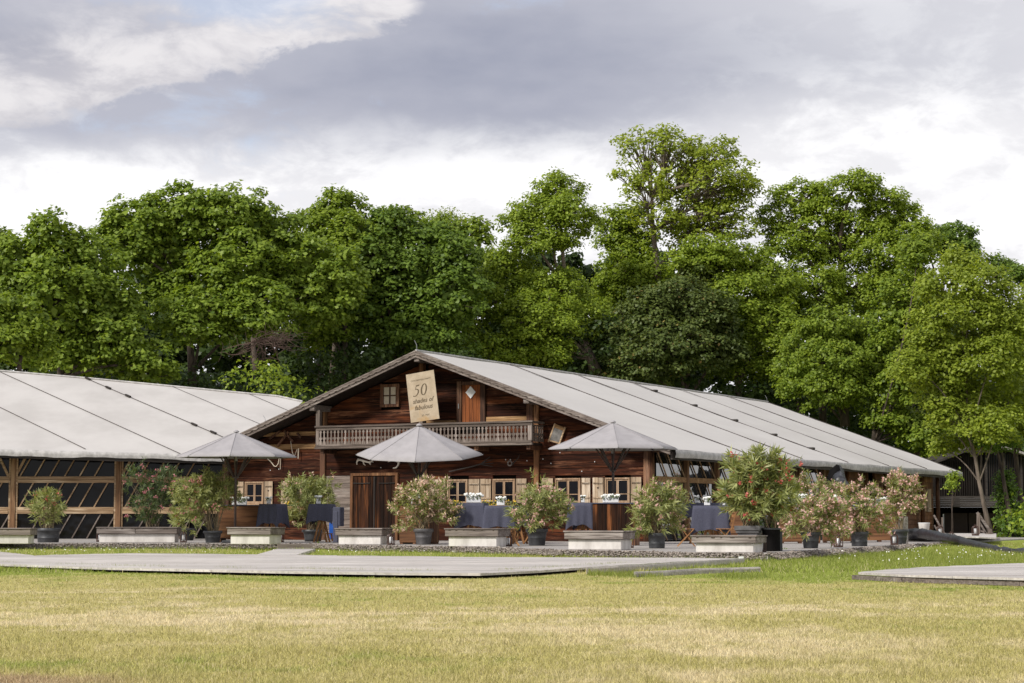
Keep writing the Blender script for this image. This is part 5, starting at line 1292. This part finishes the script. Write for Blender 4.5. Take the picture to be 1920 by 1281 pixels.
# ---- stair railing
t = thing('stair_railing', 'weathered wooden stair railing at the end of the raised far platform', 'railing')
A_ = lambda x, y, Y=70: D(x, y, Y)
part('post', MB().beam(A_(1834.5, 1006), A_(1834.5, 962), .10), M['grey_wood_v'], t); part('post', MB().beam(A_(1856, 1007), A_(1856, 992), .10), M['grey_wood_v'], t)
part('handrail', MB().beam(A_(1832, 961), A_(1862, 1004), .07, .09), M['grey_wood'], t); part('rail', MB().beam(A_(1836, 979), A_(1848, 999), .06), M['grey_wood'], t); part('rail', MB().beam(A_(1836, 994), A_(1862, 1006), .06), M['grey_wood'], t)
t = thing('garden_rail', 'thin slanting wooden rail at the barn\'s far corner beside the white bucket', 'railing')
part('rail', MB().beam(A_(1751, 966, 74), A_(1770, 1000, 74), .06), M['grey_wood'], t); part('rail', MB().beam(A_(1752, 985, 74), A_(1762, 1003, 74), .05), M['grey_wood'], t); part('post', MB().beam(A_(1766.5, 1002, 74), A_(1766.5, 970, 74), .05), M['grey_wood_v'], t)
c = D(1375, 1042, 41)
t = thing('white_tag', 'tiny white card lying in the grass before the rightmost planter', 'card', (c.x, 39.6, .05)); part('card', MB().bev(-.05, .05, -.01, .01, 0, .05, .003), M['white'], t)

# ================================================================== TREES
def limb_path(a, b, n, wob, rg):
    a, b = np.array(a, float), np.array(b, float); L = np.linalg.norm(b - a); o = rg.normal(size=3) * L * wob
    return [a + (b - a) * u + o * math.sin(math.pi * u) + np.array([0, 0, 1]) * math.sin(math.pi * u) * L * .04 for u in np.linspace(0, 1, n)]
def tree(name, label, bx, Y, lobes, leaf, dens=1.0, size=.185, sub=.40, open_=False, trunk_r=.28, bark='bark', group='trees behind the barn', seed=0, trunk_pts=None, category='tree', nlimb=None, up=.7, flat=.72, zb=0.0, fill=1.0, droop=0.0):
    rg = np.random.default_rng(seed + 100)
    base = Vector((D(bx, 900, Y).x, Y, zb)); t = thing(name, label, category, base, 0, group)
    s_ = Y / F; L = []
    for lb in lobes:
        dy = lb[4] if len(lb) > 4 else rg.uniform(-1.0, 1.0); c = D(lb[0], lb[1], Y + dy); rx, rz = lb[2] * s_, lb[3] * s_
        L.append((np.array([c.x - base.x, c.y - base.y, c.z - zb]), np.array([rx, (rx + rz) / 2 * .85, rz])))
    C, N, S = [], [], []; subs = []
    for c, r in L:
        rs = max(min(.36, .8 * min(r)), sub * .72 * min(r)); area = 4 * math.pi * (((r[0] * r[1]) ** 1.6 + (r[0] * r[2]) ** 1.6 + (r[1] * r[2]) ** 1.6) / 3) ** (1 / 1.6)
        k = int(area / (rs * rs * (2.0 if not open_ else 2.8))) + 3
        d = unit(rg.normal(size=(k, 3)) + np.array([0, -.12, .12])); d = d[~((d[:, 1] > .45) & (rg.random(k) < .6))]
        for dd in d:
            q = c + r * dd * (rg.uniform(.60, 1.0) + .16 * math.sin(dd[0] * 7 + c[2]) * math.sin(dd[2] * 8 + c[0])); rr = rs * rg.uniform(.5, 1.45); subs.append((q, rr, c))
            m_ = int(dens * 6.6 * rr * rr / (size * size) * (1.0 if not open_ else .62)) + 8
            e = unit(rg.normal(size=(m_, 3)) + unit(q - c + np.array([0, 0, r[2] * .25])) * .9 + np.array([0, -.1, .25]))
            e = np.where((e[:, 2:3] < -.35), e * np.array([1, 1, -.4]), e)
            p = q + e * rr * np.array([1.15, 1.0, flat]) * rg.uniform(.45, 1.2, (m_, 1)) ** .7 + rg.normal(size=(m_, 3)) * .09
            p[:, 2] -= droop * np.abs(e[:, 0]) * rr * .8
            C.append(p); N.append(unit(e * .85 + np.array([0, -.12, up]) + rg.normal(size=(m_, 3)) * .42)); S.append(rg.uniform(.75, 1.3, m_) * size)
        if not open_ and fill > 0:      # the crown's inner leaves
            m_ = int(area * 9 * fill); e = unit(rg.normal(size=(m_, 3))); p = c + r * e * rg.uniform(.35, .80, (m_, 1))
            C.append(p); N.append(unit(e + rg.normal(size=(m_, 3)) * .8)); S.append(rg.uniform(1.4, 2.4, m_) * size)
    C = np.concatenate(C); N = np.concatenate(N); S = np.concatenate(S)
    tint = np.clip(rg.beta(2.2, 2.2, len(C)) + rg.normal(size=len(C)) * .05, 0, 1)
    V = leaf_quads(C, N, S * 1.15, S * .80, None, .22)
    put('crown', np_mesh('crown', V, 4, M[leaf], tint), None, t, kind='stuff')
    # trunk and limbs
    top = max(L, key=lambda l: l[0][2] + l[1][2] * .3)[0]; low = min(l[0][2] - l[1][2] * .6 for l in L)
    if trunk_pts: P_ = [np.array(D(x, y, Y)) - np.array(base) for x, y in trunk_pts]
    else:
        tp = np.array([top[0] * .85, top[1] * .6, top[2]]); P_ = limb_path((0, 0, -.2), tp, 9, .025, rg)
    mb = MB(); n = len(P_); mb.tube(P_, [trunk_r * (1 - .82 * (i / (n - 1)) ** .9) + (.28 * trunk_r if i == 0 else 0) for i in range(n)], 9, jit=.05); part('trunk', mb, M[bark], t, smooth=True)
    mb = MB(); used = 0
    for c, r in L:
        u = min(.85, max(.25, (c[2] - r[2] - P_[0][2]) / max(.1, P_[-1][2] - P_[0][2]))); st_ = P_[int(u * (n - 1))]
        pth = limb_path(st_, c, 6, .07, rg); mb.tube(pth, list(np.linspace(trunk_r * .34, trunk_r * .14, 6)), 6, cap=False)
    for (q, rr, c) in subs:
        if not open_ and rg.random() < .65: continue
        c2 = c + (q - c) * .0 + np.array([0, 0, -.25 * rr]); pth = limb_path(c2 * .6 + np.array(P_[int(.7 * (n - 1))]) * .4 if open_ else c2, q, 5, .06, rg)
        mb.tube(pth, list(np.linspace(trunk_r * (.13 if open_ else .12), .012, 5)), 4, cap=False)
    part('limbs', mb, M[bark], t)
    return t
nleaf = 0
# left group
tree('lime_tree', 'small yellow green tree cut off by the left edge, low above the pavilion roof', 10, 84, [(30, 590, 55, 40), (0, 640, 60, 45), (60, 640, 40, 40), (-30, 600, 60, 60)], 'leaf_lime', seed=1)
tree('chestnut_tree', 'dark green chestnut at far left with a pointed top, left of the big domed one', 110, 90, [(95, 440, 38, 44), (40, 500, 75, 60), (150, 490, 75, 55), (95, 560, 110, 75), (190, 570, 70, 60), (200, 640, 90, 55), (120, 660, 110, 50), (270, 690, 65, 30), (-20, 480, 60, 50)], 'leaf_chestnut', size=.20, seed=2)
tree('chestnut_tree', 'largest chestnut with a broad domed crown in the left half', 360, 95, [(265, 420, 75, 55), (350, 400, 70, 48), (435, 410, 75, 55), (500, 450, 75, 60), (330, 480, 95, 65), (440, 500, 90, 65), (240, 470, 70, 52), (560, 500, 75, 66), (370, 600, 70, 60, -2), (480, 590, 70, 55, -2), (590, 560, 75, 60), (320, 545, 50, 40), (640, 530, 45, 60)], 'leaf_chestnut', size=.20, seed=3, trunk_r=.27, trunk_pts=[(364, 770), (360, 700), (356, 640), (365, 560), (375, 470)])
tree('lime_tree', 'tall narrow green tree right behind the big domed chestnut', 640, 99, [(640, 395, 50, 36), (610, 430, 55, 40), (660, 450, 45, 50), (630, 510, 60, 60), (600, 600, 60, 60)], 'leaf_lime', seed=4)
tree('maple_tree', 'dark dense maple in the middle left behind the barn ridge', 760, 99, [(735, 430, 45, 38), (800, 450, 55, 36), (700, 480, 50, 50), (770, 510, 80, 60), (850, 480, 50, 45), (840, 560, 70, 60), (720, 590, 80, 70), (790, 640, 90, 60), (680, 560, 50, 70)], 'leaf_dark', seed=5)
tree('lime_tree', 'brighter green maple top beside the dark dense one, left of centre', 740, 101, [(745, 415, 40, 26), (700, 445, 40, 34), (880, 445, 36, 30), (830, 425, 34, 20)], 'leaf_lime', seed=6, group=None)
tree('birch_tree', 'thin pale twiggy treetop poking above the centre of the treeline', 845, 112, [(842, 410, 30, 16), (870, 430, 40, 20), (815, 405, 10, 12)], 'leaf_bright', dens=.35, size=.13, open_=True, seed=7, trunk_r=.15, bark='bark_light')
# the bright maple
tree('maple_tree', 'bright green maple with a detached round top and leaning pale trunk', 1118, 103, [(1045, 358, 48, 32), (1010, 400, 52, 34), (1065, 400, 42, 32), (975, 420, 36, 24), (1040, 452, 44, 20), (1000, 455, 50, 24), (1096, 420, 22, 22), (950, 505, 56, 46), (1035, 545, 66, 44), (930, 560, 66, 60), (1010, 600, 80, 60, -1.5), (890, 620, 50, 50), (1095, 600, 46, 44), (930, 660, 80, 34, -1.5), (1015, 665, 60, 30, -1.5)], 'leaf_maple', seed=8, trunk_r=.30, bark='bark_light',
     trunk_pts=[(1122, 712), (1108, 672), (1090, 635), (1072, 600), (1060, 540), (1055, 470), (1050, 400)], size=.14)
tree('maple_tree', 'mid green maple filling between the detached top and the tallest tree', 1170, 109, [(1170, 410, 40, 26), (1155, 450, 36, 34), (1190, 460, 44, 44), (1165, 510, 46, 40), (1150, 565, 46, 50), (1210, 540, 60, 60), (1150, 640, 44, 40)], 'leaf_maple', seed=9, size=.15)
# tallest tree
tree('ash_tree', 'tallest tree, airy yellow green crown on forked bare limbs right of centre', 1235, 108, [(1205, 275, 46, 30), (1260, 268, 44, 26), (1340, 285, 48, 28), (1185, 320, 34, 24), (1380, 330, 34, 30), (1300, 300, 44, 36), (1210, 365, 46, 30), (1260, 340, 44, 34), (1330, 345, 50, 34), (1395, 365, 34, 24), (1290, 400, 50, 34), (1350, 400, 46, 30), (1240, 420, 46, 30), (1310, 450, 60, 36), (1380, 430, 40, 26)], 'leaf_tall', dens=.85, size=.17, sub=.36, open_=True, seed=10, trunk_r=.26, bark='bark_light',
     trunk_pts=[(1245, 720), (1240, 600), (1232, 500), (1224, 430), (1222, 370), (1220, 300)])
tree('ash_tree', 'second airy crown stem rising to the right inside the tallest tree group', 1262, 108.6, [(1330, 300, 40, 24), (1370, 380, 40, 24), (1400, 350, 24, 20), (1310, 370, 40, 30)], 'leaf_tall', dens=.9, size=.15, sub=.45, open_=True, seed=11, trunk_r=.30, bark='bark', trunk_pts=[(1245, 700), (1250, 600), (1275, 520), (1300, 440), (1325, 370), (1340, 300)])
tree('lime_tree', 'yellow green tree right of the bronze maple, lower than the tallest tree', 1400, 105, [(1340, 480, 60, 36), (1400, 500, 60, 40), (1450, 540, 50, 50), (1380, 560, 70, 50), (1440, 620, 56, 60), (1400, 680, 80, 50), (1340, 520, 50, 36), (1300, 500, 44, 30)], 'leaf_maple', seed=12, size=.15)
tree('bronze_maple', 'dark bronze green maple just above the roof, right of centre', 1265, 103, [(1275, 560, 62, 40), (1220, 580, 56, 40), (1320, 590, 56, 44), (1180, 640, 60, 44), (1260, 650, 80, 54, -1.5), (1340, 660, 66, 50), (1200, 690, 80, 34, -1), (1310, 530, 40, 24)], 'leaf_bronze', seed=13, size=.16, trunk_r=.3)
tree('maple_tree', 'big airy maple with dark limbs right of the tallest tree', 1590, 109, [(1500, 375, 56, 34), (1600, 355, 52, 28), (1655, 375, 50, 28), (1460, 415, 40, 30), (1550, 400, 56, 34), (1690, 410, 40, 30), (1490, 460, 60, 40), (1620, 430, 60, 36), (1560, 470, 60, 40), (1660, 480, 60, 40), (1720, 450, 44, 34), (1520, 540, 66, 44), (1610, 550, 70, 50), (1690, 550, 60, 50), (1480, 590, 40, 50)], 'leaf_maple', dens=1.05, size=.15, seed=14, trunk_r=.38, trunk_pts=[(1588, 720), (1585, 640), (1580, 560), (1575, 480), (1570, 400)], fill=.4)
tree('maple_tree', 'dark distant treetop behind the right shoulder of the airy maple', 1790, 122, [(1785, 445, 44, 24), (1740, 460, 40, 30), (1800, 480, 40, 34), (1870, 505, 28, 22), (1910, 520, 26, 20)], 'leaf_dark', seed=15, group=None)
MIRROR = tree('elm_tree', 'drooping olive green tree just above the roof end, left of the bright one', 1570, 101, [(1555, 610, 50, 34), (1520, 640, 48, 40), (1610, 630, 48, 38), (1560, 680, 74, 44, -1), (1500, 700, 46, 44), (1630, 690, 46, 50), (1560, 730, 90, 34, -1)], 'leaf_lime', seed=16, size=.14, droop=.5, up=.4, trunk_pts=[(1585, 800), (1582, 740), (1576, 660), (1565, 600)], trunk_r=.2)
tree('robinia_tree', 'bright yellow green tree with a slender leaning trunk before the dark house', 1858, 79, [(1800, 500, 44, 30), (1845, 530, 44, 36), (1770, 545, 50, 40), (1820, 590, 64, 44), (1745, 620, 50, 44), (1880, 600, 50, 44), (1790, 670, 66, 48), (1720, 690, 44, 40), (1860, 680, 60, 50), (1765, 745, 46, 34), (1830, 750, 50, 36), (1790, 790, 44, 26), (1870, 800, 50, 34), (1770, 840, 24, 16), (1835, 830, 26, 18), (1900, 740, 40, 40), (1770, 700, 50, 40)], 'leaf_bright', size=.13, seed=17, trunk_r=.105, bark='bark_light',
     trunk_pts=[(1858, 1004), (1848, 960), (1836, 905), (1829, 860), (1820, 820), (1813, 780), (1812, 700), (1808, 620), (1805, 540)], fill=.7)
tree('maple_tree', 'green tree cropped by the right edge, over the dark house roof', 1905, 82, [(1900, 640, 44, 50), (1930, 720, 50, 60), (1890, 780, 40, 36), (1930, 800, 50, 40), (1940, 580, 40, 40)], 'leaf_bright', size=.13, seed=18, trunk_r=.16, trunk_pts=[(1925, 1000), (1912, 930), (1905, 860), (1897, 820), (1890, 780)])
tree('ivy_clad_tree', 'thin trunk wrapped in climbing ivy in front of the bluish slats', 1880, 80, [(1884, 905, 10, 20), (1888, 935, 12, 24), (1894, 965, 18, 22), (1905, 985, 24, 22), (1898, 1005, 24, 10), (1872, 830, 34, 20)], 'leaf_ivy', size=.12, dens=1.2, seed=19, trunk_r=.13, trunk_pts=[(1898, 1005), (1890, 950), (1880, 890), (1870, 845), (1866, 800)], sub=.6)
tree('sapling', 'slim sapling with one round leafy head at the barn\'s far corner', 1786, 76, [(1786, 902, 6, 7), (1782, 911, 6, 5), (1789, 893, 4, 4)], 'leaf_lime', size=.10, seed=20, trunk_r=.035, trunk_pts=[(1786, 1000), (1785, 950), (1787, 890)], sub=.6, dens=1.2)
tree('robinia_tree', 'fine leaved branch mass hanging over the dark house from the left', 1720, 99.5, [(1700, 800, 40, 30), (1740, 830, 40, 26), (1800, 810, 50, 30), (1660, 780, 40, 30), (1700, 560, 50, 60), (1680, 640, 60, 60), (1720, 480, 34, 40), (1700, 720, 50, 50)], 'leaf_lime', size=.17, seed=21, trunk_pts=[(1640, 830), (1640, 780)], trunk_r=.15)
# trees beyond the right edge: they are what the barn's side glazing mirrors
for (x, y, s, lab) in ((34, 86, 1.0, 'nearest'), (45, 84, .9, 'middle'), (58, 94, 1.1, 'farthest')):
    c = copy_tree(MIRROR, (x, y, 0), x, lab + ' of three trees beyond the right edge, mirrored in the barn side glazing'); c.scale = (s, s, s); c['group'] = 'trees mirrored in the side glazing'
# trunks and dead branches seen in the dark gaps
t = thing('dead_branches', 'tangle of bare reddish twigs hanging in the gap under the big chestnut', 'dead branches', D(485, 655, 87))
mb = MB(); rg = np.random.default_rng(5)
for k in range(46):
    a = rg.uniform(-2.9, -.2) if k % 2 else rg.uniform(-.3, .5) ; l = rg.uniform(.7, 1.45); e = np.array([math.cos(a) * l * 1.25, rg.uniform(-.3, .3), math.sin(a) * l * .75 + .35]); pth = limb_path((rg.uniform(-.3, .3), 0, .35), e, 5, .12, rg); mb.tube(pth, list(np.linspace(.022, .008, 5)), 3, cap=False)
    for q in range(3):
        s_ = pth[rg.integers(2, 5)]; mb.tube(limb_path(s_, s_ + rg.normal(size=3) * np.array([.35, .1, .3]), 3, .1, rg), [.010, .008, .005], 3, cap=False)
part('twigs', mb, M['twig'], t, kind='stuff')
TR = 'bare trunks in the dark wood behind'
first = None
for i, (px, Y, lab) in enumerate(((600, 101, 'dark bare trunk, left of the pair above the barn roof'), (618, 103, 'dark bare trunk, right of the pair above the barn roof'), (480, 103, 'dark trunk under the dead twigs'), (1545, 104, 'trunk left of two above the roof end'), (1500, 105, 'trunk far left above the roof end'), (1720, 106, 'trunk behind the drooping and bright trees'), (1100, 105, 'dark trunk left of the leaning maple trunk'))):
    t = thing('bare_trunk', lab, 'tree trunk', (D(px, 900, Y).x, Y, 0), random.random() * 6, TR)
    mb = MB(); mb.tube([(0, 0, 0), (.1, 0, 4), (.05, .1, 8), (.3, 0, 11)], [.26, .22, .17, .10], 8, jit=.06); part('trunk', mb, M['bark'], t, smooth=True)
# undergrowth and far wood
def mass(name, label, boxes, leaf, size, n, seed):
    rg = np.random.default_rng(seed); C, N = [], []
    for (x0, x1, y0, y1, Y0, Y1) in boxes:
        m_ = int(n * (x1 - x0) * (y1 - y0) / 1e4); k = int(m_ / 45) + 4
        cx = rg.uniform(x0, x1, k); cy = rg.uniform(y0, y1, k); cY = rg.uniform(Y0, Y1, k); r = rg.uniform(.5, 1.1, k)
        for i in range(k):
            c = np.array(D(cx[i], cy[i], cY[i])); e = unit(rg.normal(size=(45, 3)) + np.array([0, -.3, .45])); C.append(c + e * r[i] * np.array([1.2, 1, .7]) * rg.uniform(.5, 1.05, (45, 1))); N.append(unit(e + np.array([0, 0, .6]) + rg.normal(size=(45, 3)) * .5))
    C = np.concatenate(C); N = np.concatenate(N); S = rg.uniform(.8, 1.35, len(C)) * size
    put(name, np_mesh(name, leaf_quads(C, N, S * 1.2, S * .85, None, .2), 4, M[leaf], np.clip(rg.beta(2, 2.4, len(C)), 0, 1)), None, kind='stuff', label=label, category='shrubs')
mass('undergrowth', 'dense shrubs filling the ground behind the pavilion and barn roofs', [(-60, 560, 705, 790, 92, 99), (560, 900, 665, 760, 96, 103), (900, 1180, 600, 760, 101, 107), (1180, 1740, 660, 850, 103, 112), (1740, 1960, 700, 900, 100, 110)], 'leaf_shaded', .19, 1700, 31)
mass('far_wood', 'deep dark wood closing the gaps between the trunks', [(-150, 700, 520, 800, 108, 118), (600, 1300, 480, 800, 114, 124), (1250, 2050, 560, 900, 116, 126)], 'leaf_shaded', .42, 1150, 32)
mass('near_shrubs', 'lighter green bushes just above the pavilion roof end', [(430, 590, 690, 760, 86, 90), (1880, 1960, 930, 1010, 76, 80)], 'leaf_maple', .15, 420, 33)

# ================================================================== GRASS
def blades(name, label, P, h, w_, lean, mat, seed, tint=None):
    rg = np.random.default_rng(seed); n = len(P); a = rg.uniform(0, 2 * math.pi, n); d = np.stack([np.cos(a), np.sin(a), np.zeros(n)], 1)
    le = rg.uniform(.1, lean, (n, 1)); b = rg.uniform(0, 2 * math.pi, n); wd = np.stack([np.cos(b), np.sin(b) * .4, np.zeros(n)], 1) * w_.reshape(-1, 1)
    z = np.array([[0, 0, 1.0]]); H_ = h.reshape(-1, 1); mid = P + d * H_ * le * .35 + z * H_ * .55; tip = P + d * H_ * le + z * H_ * (1.05 - le * .45)
    V = np.stack([P - wd * .5, P + wd * .5, tip], axis=1)
    put(name, np_mesh(name, V, 3, M[mat], rg.random(n) if tint is None else tint), None, kind='stuff', label=label, category='grass')
rg = np.random.default_rng(77)
def inside(poly, x, y):
    r = np.zeros(len(x), bool); n = len(poly)
    for i in range(n):
        (x0, y0), (x1, y1) = poly[i], poly[(i + 1) % n]; c = ((y0 > y) != (y1 > y)) & (x < (x1 - x0) * (y - y0) / (y1 - y0 + 1e-12) + x0); r ^= c
    return r
def gz(x, y):
    s = lambda t: np.clip(t, 0, 1) ** 2 * (3 - 2 * np.clip(t, 0, 1))
    return .12 * s((x - 8.5) / 4.5) * s((y - 47) / 8) + .03 * np.sin(x * .21 + 1) * np.sin(y * .17) * s((22 - y) / 10 + 1) * .3
def field(n, y0, y1, half=.285, p=1.0):
    iv = rg.uniform(1 / y1, 1 / y0, n); y = 1 / iv; x = rg.uniform(-half, half, n) * y
    k = ~(inside(dp, x, y) | inside(rp, x, y) | inside(tpoly, x, y)); return x[k], y[k]
x, y = field(330000, 9.0, 33)
cl = np.sin(x * 5.1 + np.sin(y * 3.3) * 2) * np.sin(y * 4.7 + np.sin(x * 2.9) * 2); 
hh = rg.uniform(.010, .028, len(x)) * (1 + .35 * cl); blades('lawn_grass', 'short dry mown lawn with straw coloured and green patches', np.stack([x, y, gz(x, y)], 1), hh * (1.25 + .5 * rg.random(len(x)) ** 4), .0026 + .00028 * y, 1.35, 'blade', 1)
x, y = field(60000, 31, 60); k = ~((x > 8.2) & (y > 33))
x, y = x[k], y[k]; blades('verge_grass', 'green grass strip between the platform and the terrace edge', np.stack([x, y, gz(x, y)], 1), rg.uniform(.04, .11, len(x)), np.full(len(x), .014), .8, 'blade', 2)
# long edge tufts in front of the platforms
ex = []
for (a, b) in zip(deck_px[1:8], deck_px[2:9]):
    for _ in range(int(abs(b[0] - a[0]) * 5)):
        u = rg.random(); q = G(a[0] + (b[0] - a[0]) * u, a[1] + (b[1] - a[1]) * u, 0); s = math.sin(q.x * 1.7) + math.sin(q.x * 4.1 + 1)
        if s > .1 or rg.random() < .3: ex.append((q.x, q.y - abs(rg.normal()) * .35 - 2.2, 0, s))
ex = np.array(ex)
near = [(G(a[0] + (b[0] - a[0]) * u, a[1] + 3 + (b[1] - a[1]) * u, 0)) for (a, b) in zip(deck_px[1:8] + [(1100, 1074), (1250, 1078)], deck_px[2:9] + [(1250, 1078), (1440, 1079)]) for u in rg.random(int(abs(b[0] - a[0]) * 7))]
P = np.array([(q.x, q.y - abs(rg.normal()) * .5, 0) for q in near if (math.sin(q.x * 1.7) + math.sin(q.x * 4.1 + 1) + rg.normal() * .5) > -.3]); 
blades('edge_tufts', 'taller green tufts along the front edge of the big platform', P, rg.uniform(.04, .13, len(P)), np.full(len(P), .011), .8, 'meadow', 3, rg.beta(2, 3, len(P)))
# meadow at the right
n = 60000; y = rg.uniform(33, 62, n); x = rg.uniform(3.4, 18, n); left = 3.4 + (y - 33) * 0.09
k = (~inside(tpoly, x, y)) & (~inside(rp, x, y)) & (x > left) & (x < y * .30)
x, y = x[k], y[k]; hh = rg.uniform(.04, .15, len(x)) * np.clip((x - 3) / 4.0, .45, 1.2) * np.clip(1.3 - (y - 40) / 16, .38, 1.0)
blades('meadow_grass', 'long green and seeding meadow grass before the terrace at right', np.stack([x, y, gz(x, y)], 1), hh, np.full(len(x), .014), .8, 'meadow', 4, np.clip(rg.beta(2, 2.4, len(x)) + .25 * np.clip((x - 9) / 5, 0, 1), 0, 1))
n = 380; y = rg.uniform(36, 56, n); x = rg.uniform(6, 15, n); k = (~inside(tpoly, x, y)) & (~inside(rp, x, y)) & (x < y * .29); x, y = x[k], y[k]
c2 = np.sin(x * 1.3) * np.sin(y * .7 + 1) + rg.normal(size=len(x)) * .4 > -.1; x, y = x[c2], y[c2]
C = np.stack([x, y, gz(x, y) + rg.uniform(.05, .15, len(x)) * np.clip(1.3 - (y - 40) / 16, .38, 1.0)], 1)
put('daisies', np_mesh('daisies', leaf_quads(C, unit(rg.normal(size=(len(C), 3)) * .5 + (0, -1, .6)), rg.uniform(.018, .045, len(C)), rg.uniform(.018, .04, len(C))), 4, M['daisy']), None, kind='stuff', label='white daisies scattered through the meadow grass at right', category='flowers')
n = 130; u = rg.uniform(-60, 1400, n); pts = [G(a, 1031 + (a > 900) * (a - 900) * .02 + rg.uniform(0, 8), 0) for a in u]
C = np.array([(p.x, p.y, .06) for p in pts]); C = C[~(inside(dp, C[:, 0], C[:, 1]) | inside(tpoly, C[:, 0], C[:, 1]))]
put('daisies', np_mesh('daisies', leaf_quads(C, unit(rg.normal(size=(len(C), 3)) * .5 + (0, -1, .6)), rg.uniform(.015, .04, len(C)), rg.uniform(.015, .035, len(C))), 4, M['daisy']), None, kind='stuff', label='white daisies dotted along the grass strip below the terrace edge', category='flowers')
bx, by = [], []
for (ax, ay), (cx_, cy_) in zip(TF[:-1], TF[1:]):
    L_ = math.hypot(cx_ - ax, cy_ - ay); k = int(L_ * 110); u = rg.random(k); x_ = ax + (cx_ - ax) * u; y_ = ay + (cy_ - ay) * u - .16 - np.abs(rg.normal(size=k)) * .16; bx.append(x_); by.append(y_)
x, y = np.concatenate(bx), np.concatenate(by); k = np.sin(x * 1.9) + np.sin(x * 5.3) + rg.normal(size=len(x)) * .7 > -.6; x, y = x[k], y[k]
blades('edge_grass', 'grass growing up against the stone edge of the terrace', np.stack([x, y, 0 * x], 1), rg.uniform(.05, .15, len(x)), np.full(len(x), .014), .8, 'meadow', 8, rg.beta(2, 2.6, len(x)) * .9)
# leafy weeds by the step and in the rubble
for (px, py, s, lab) in ((505, 1026, .26, 'broad leaved weed left of the entrance step'), (596, 1026, .20, 'round green weed tuft right of the entrance step'), (1465, 1040, .24, 'green weed climbing the stone edge near the black bin'), (1290, 1031, .16, 'thin weed left in the rubble before the rightmost planter'), (1313, 1033, .14, 'middle weed in the rubble before the rightmost planter'), (1335, 1034, .12, 'right small weed in the rubble before the rightmost planter'), (1563, 1022, .2, 'pale weed beside the lone lantern'), (1725, 1018, .16, 'weed at the deck edge near the black ground duct')):
    p = G(px, py + 3, 0); t = thing('weed', lab, 'weed', (p.x, p.y, 0), 0, 'weeds along the terrace edge'); m_ = 120
    e = unit(rg.normal(size=(m_, 3)) + (0, 0, .8)); e[:, 2] = np.abs(e[:, 2]); C = e * rg.uniform(.1, 1, (m_, 1)) * s; N = unit(rg.normal(size=(m_, 3)) + (0, 0, 1)); T_ = unit(e + rg.normal(size=(m_, 3)) * .3)
    N = unit(N - T_ * np.sum(N * T_, axis=1, keepdims=True)); put('leaves', np_mesh('leaves', leaf_quads(C, N, rg.uniform(.3, .55, m_) * s, rg.uniform(.10, .2, m_) * s, T_), 4, M['leaf_ivy'], rg.random(m_)), None, t, kind='stuff')
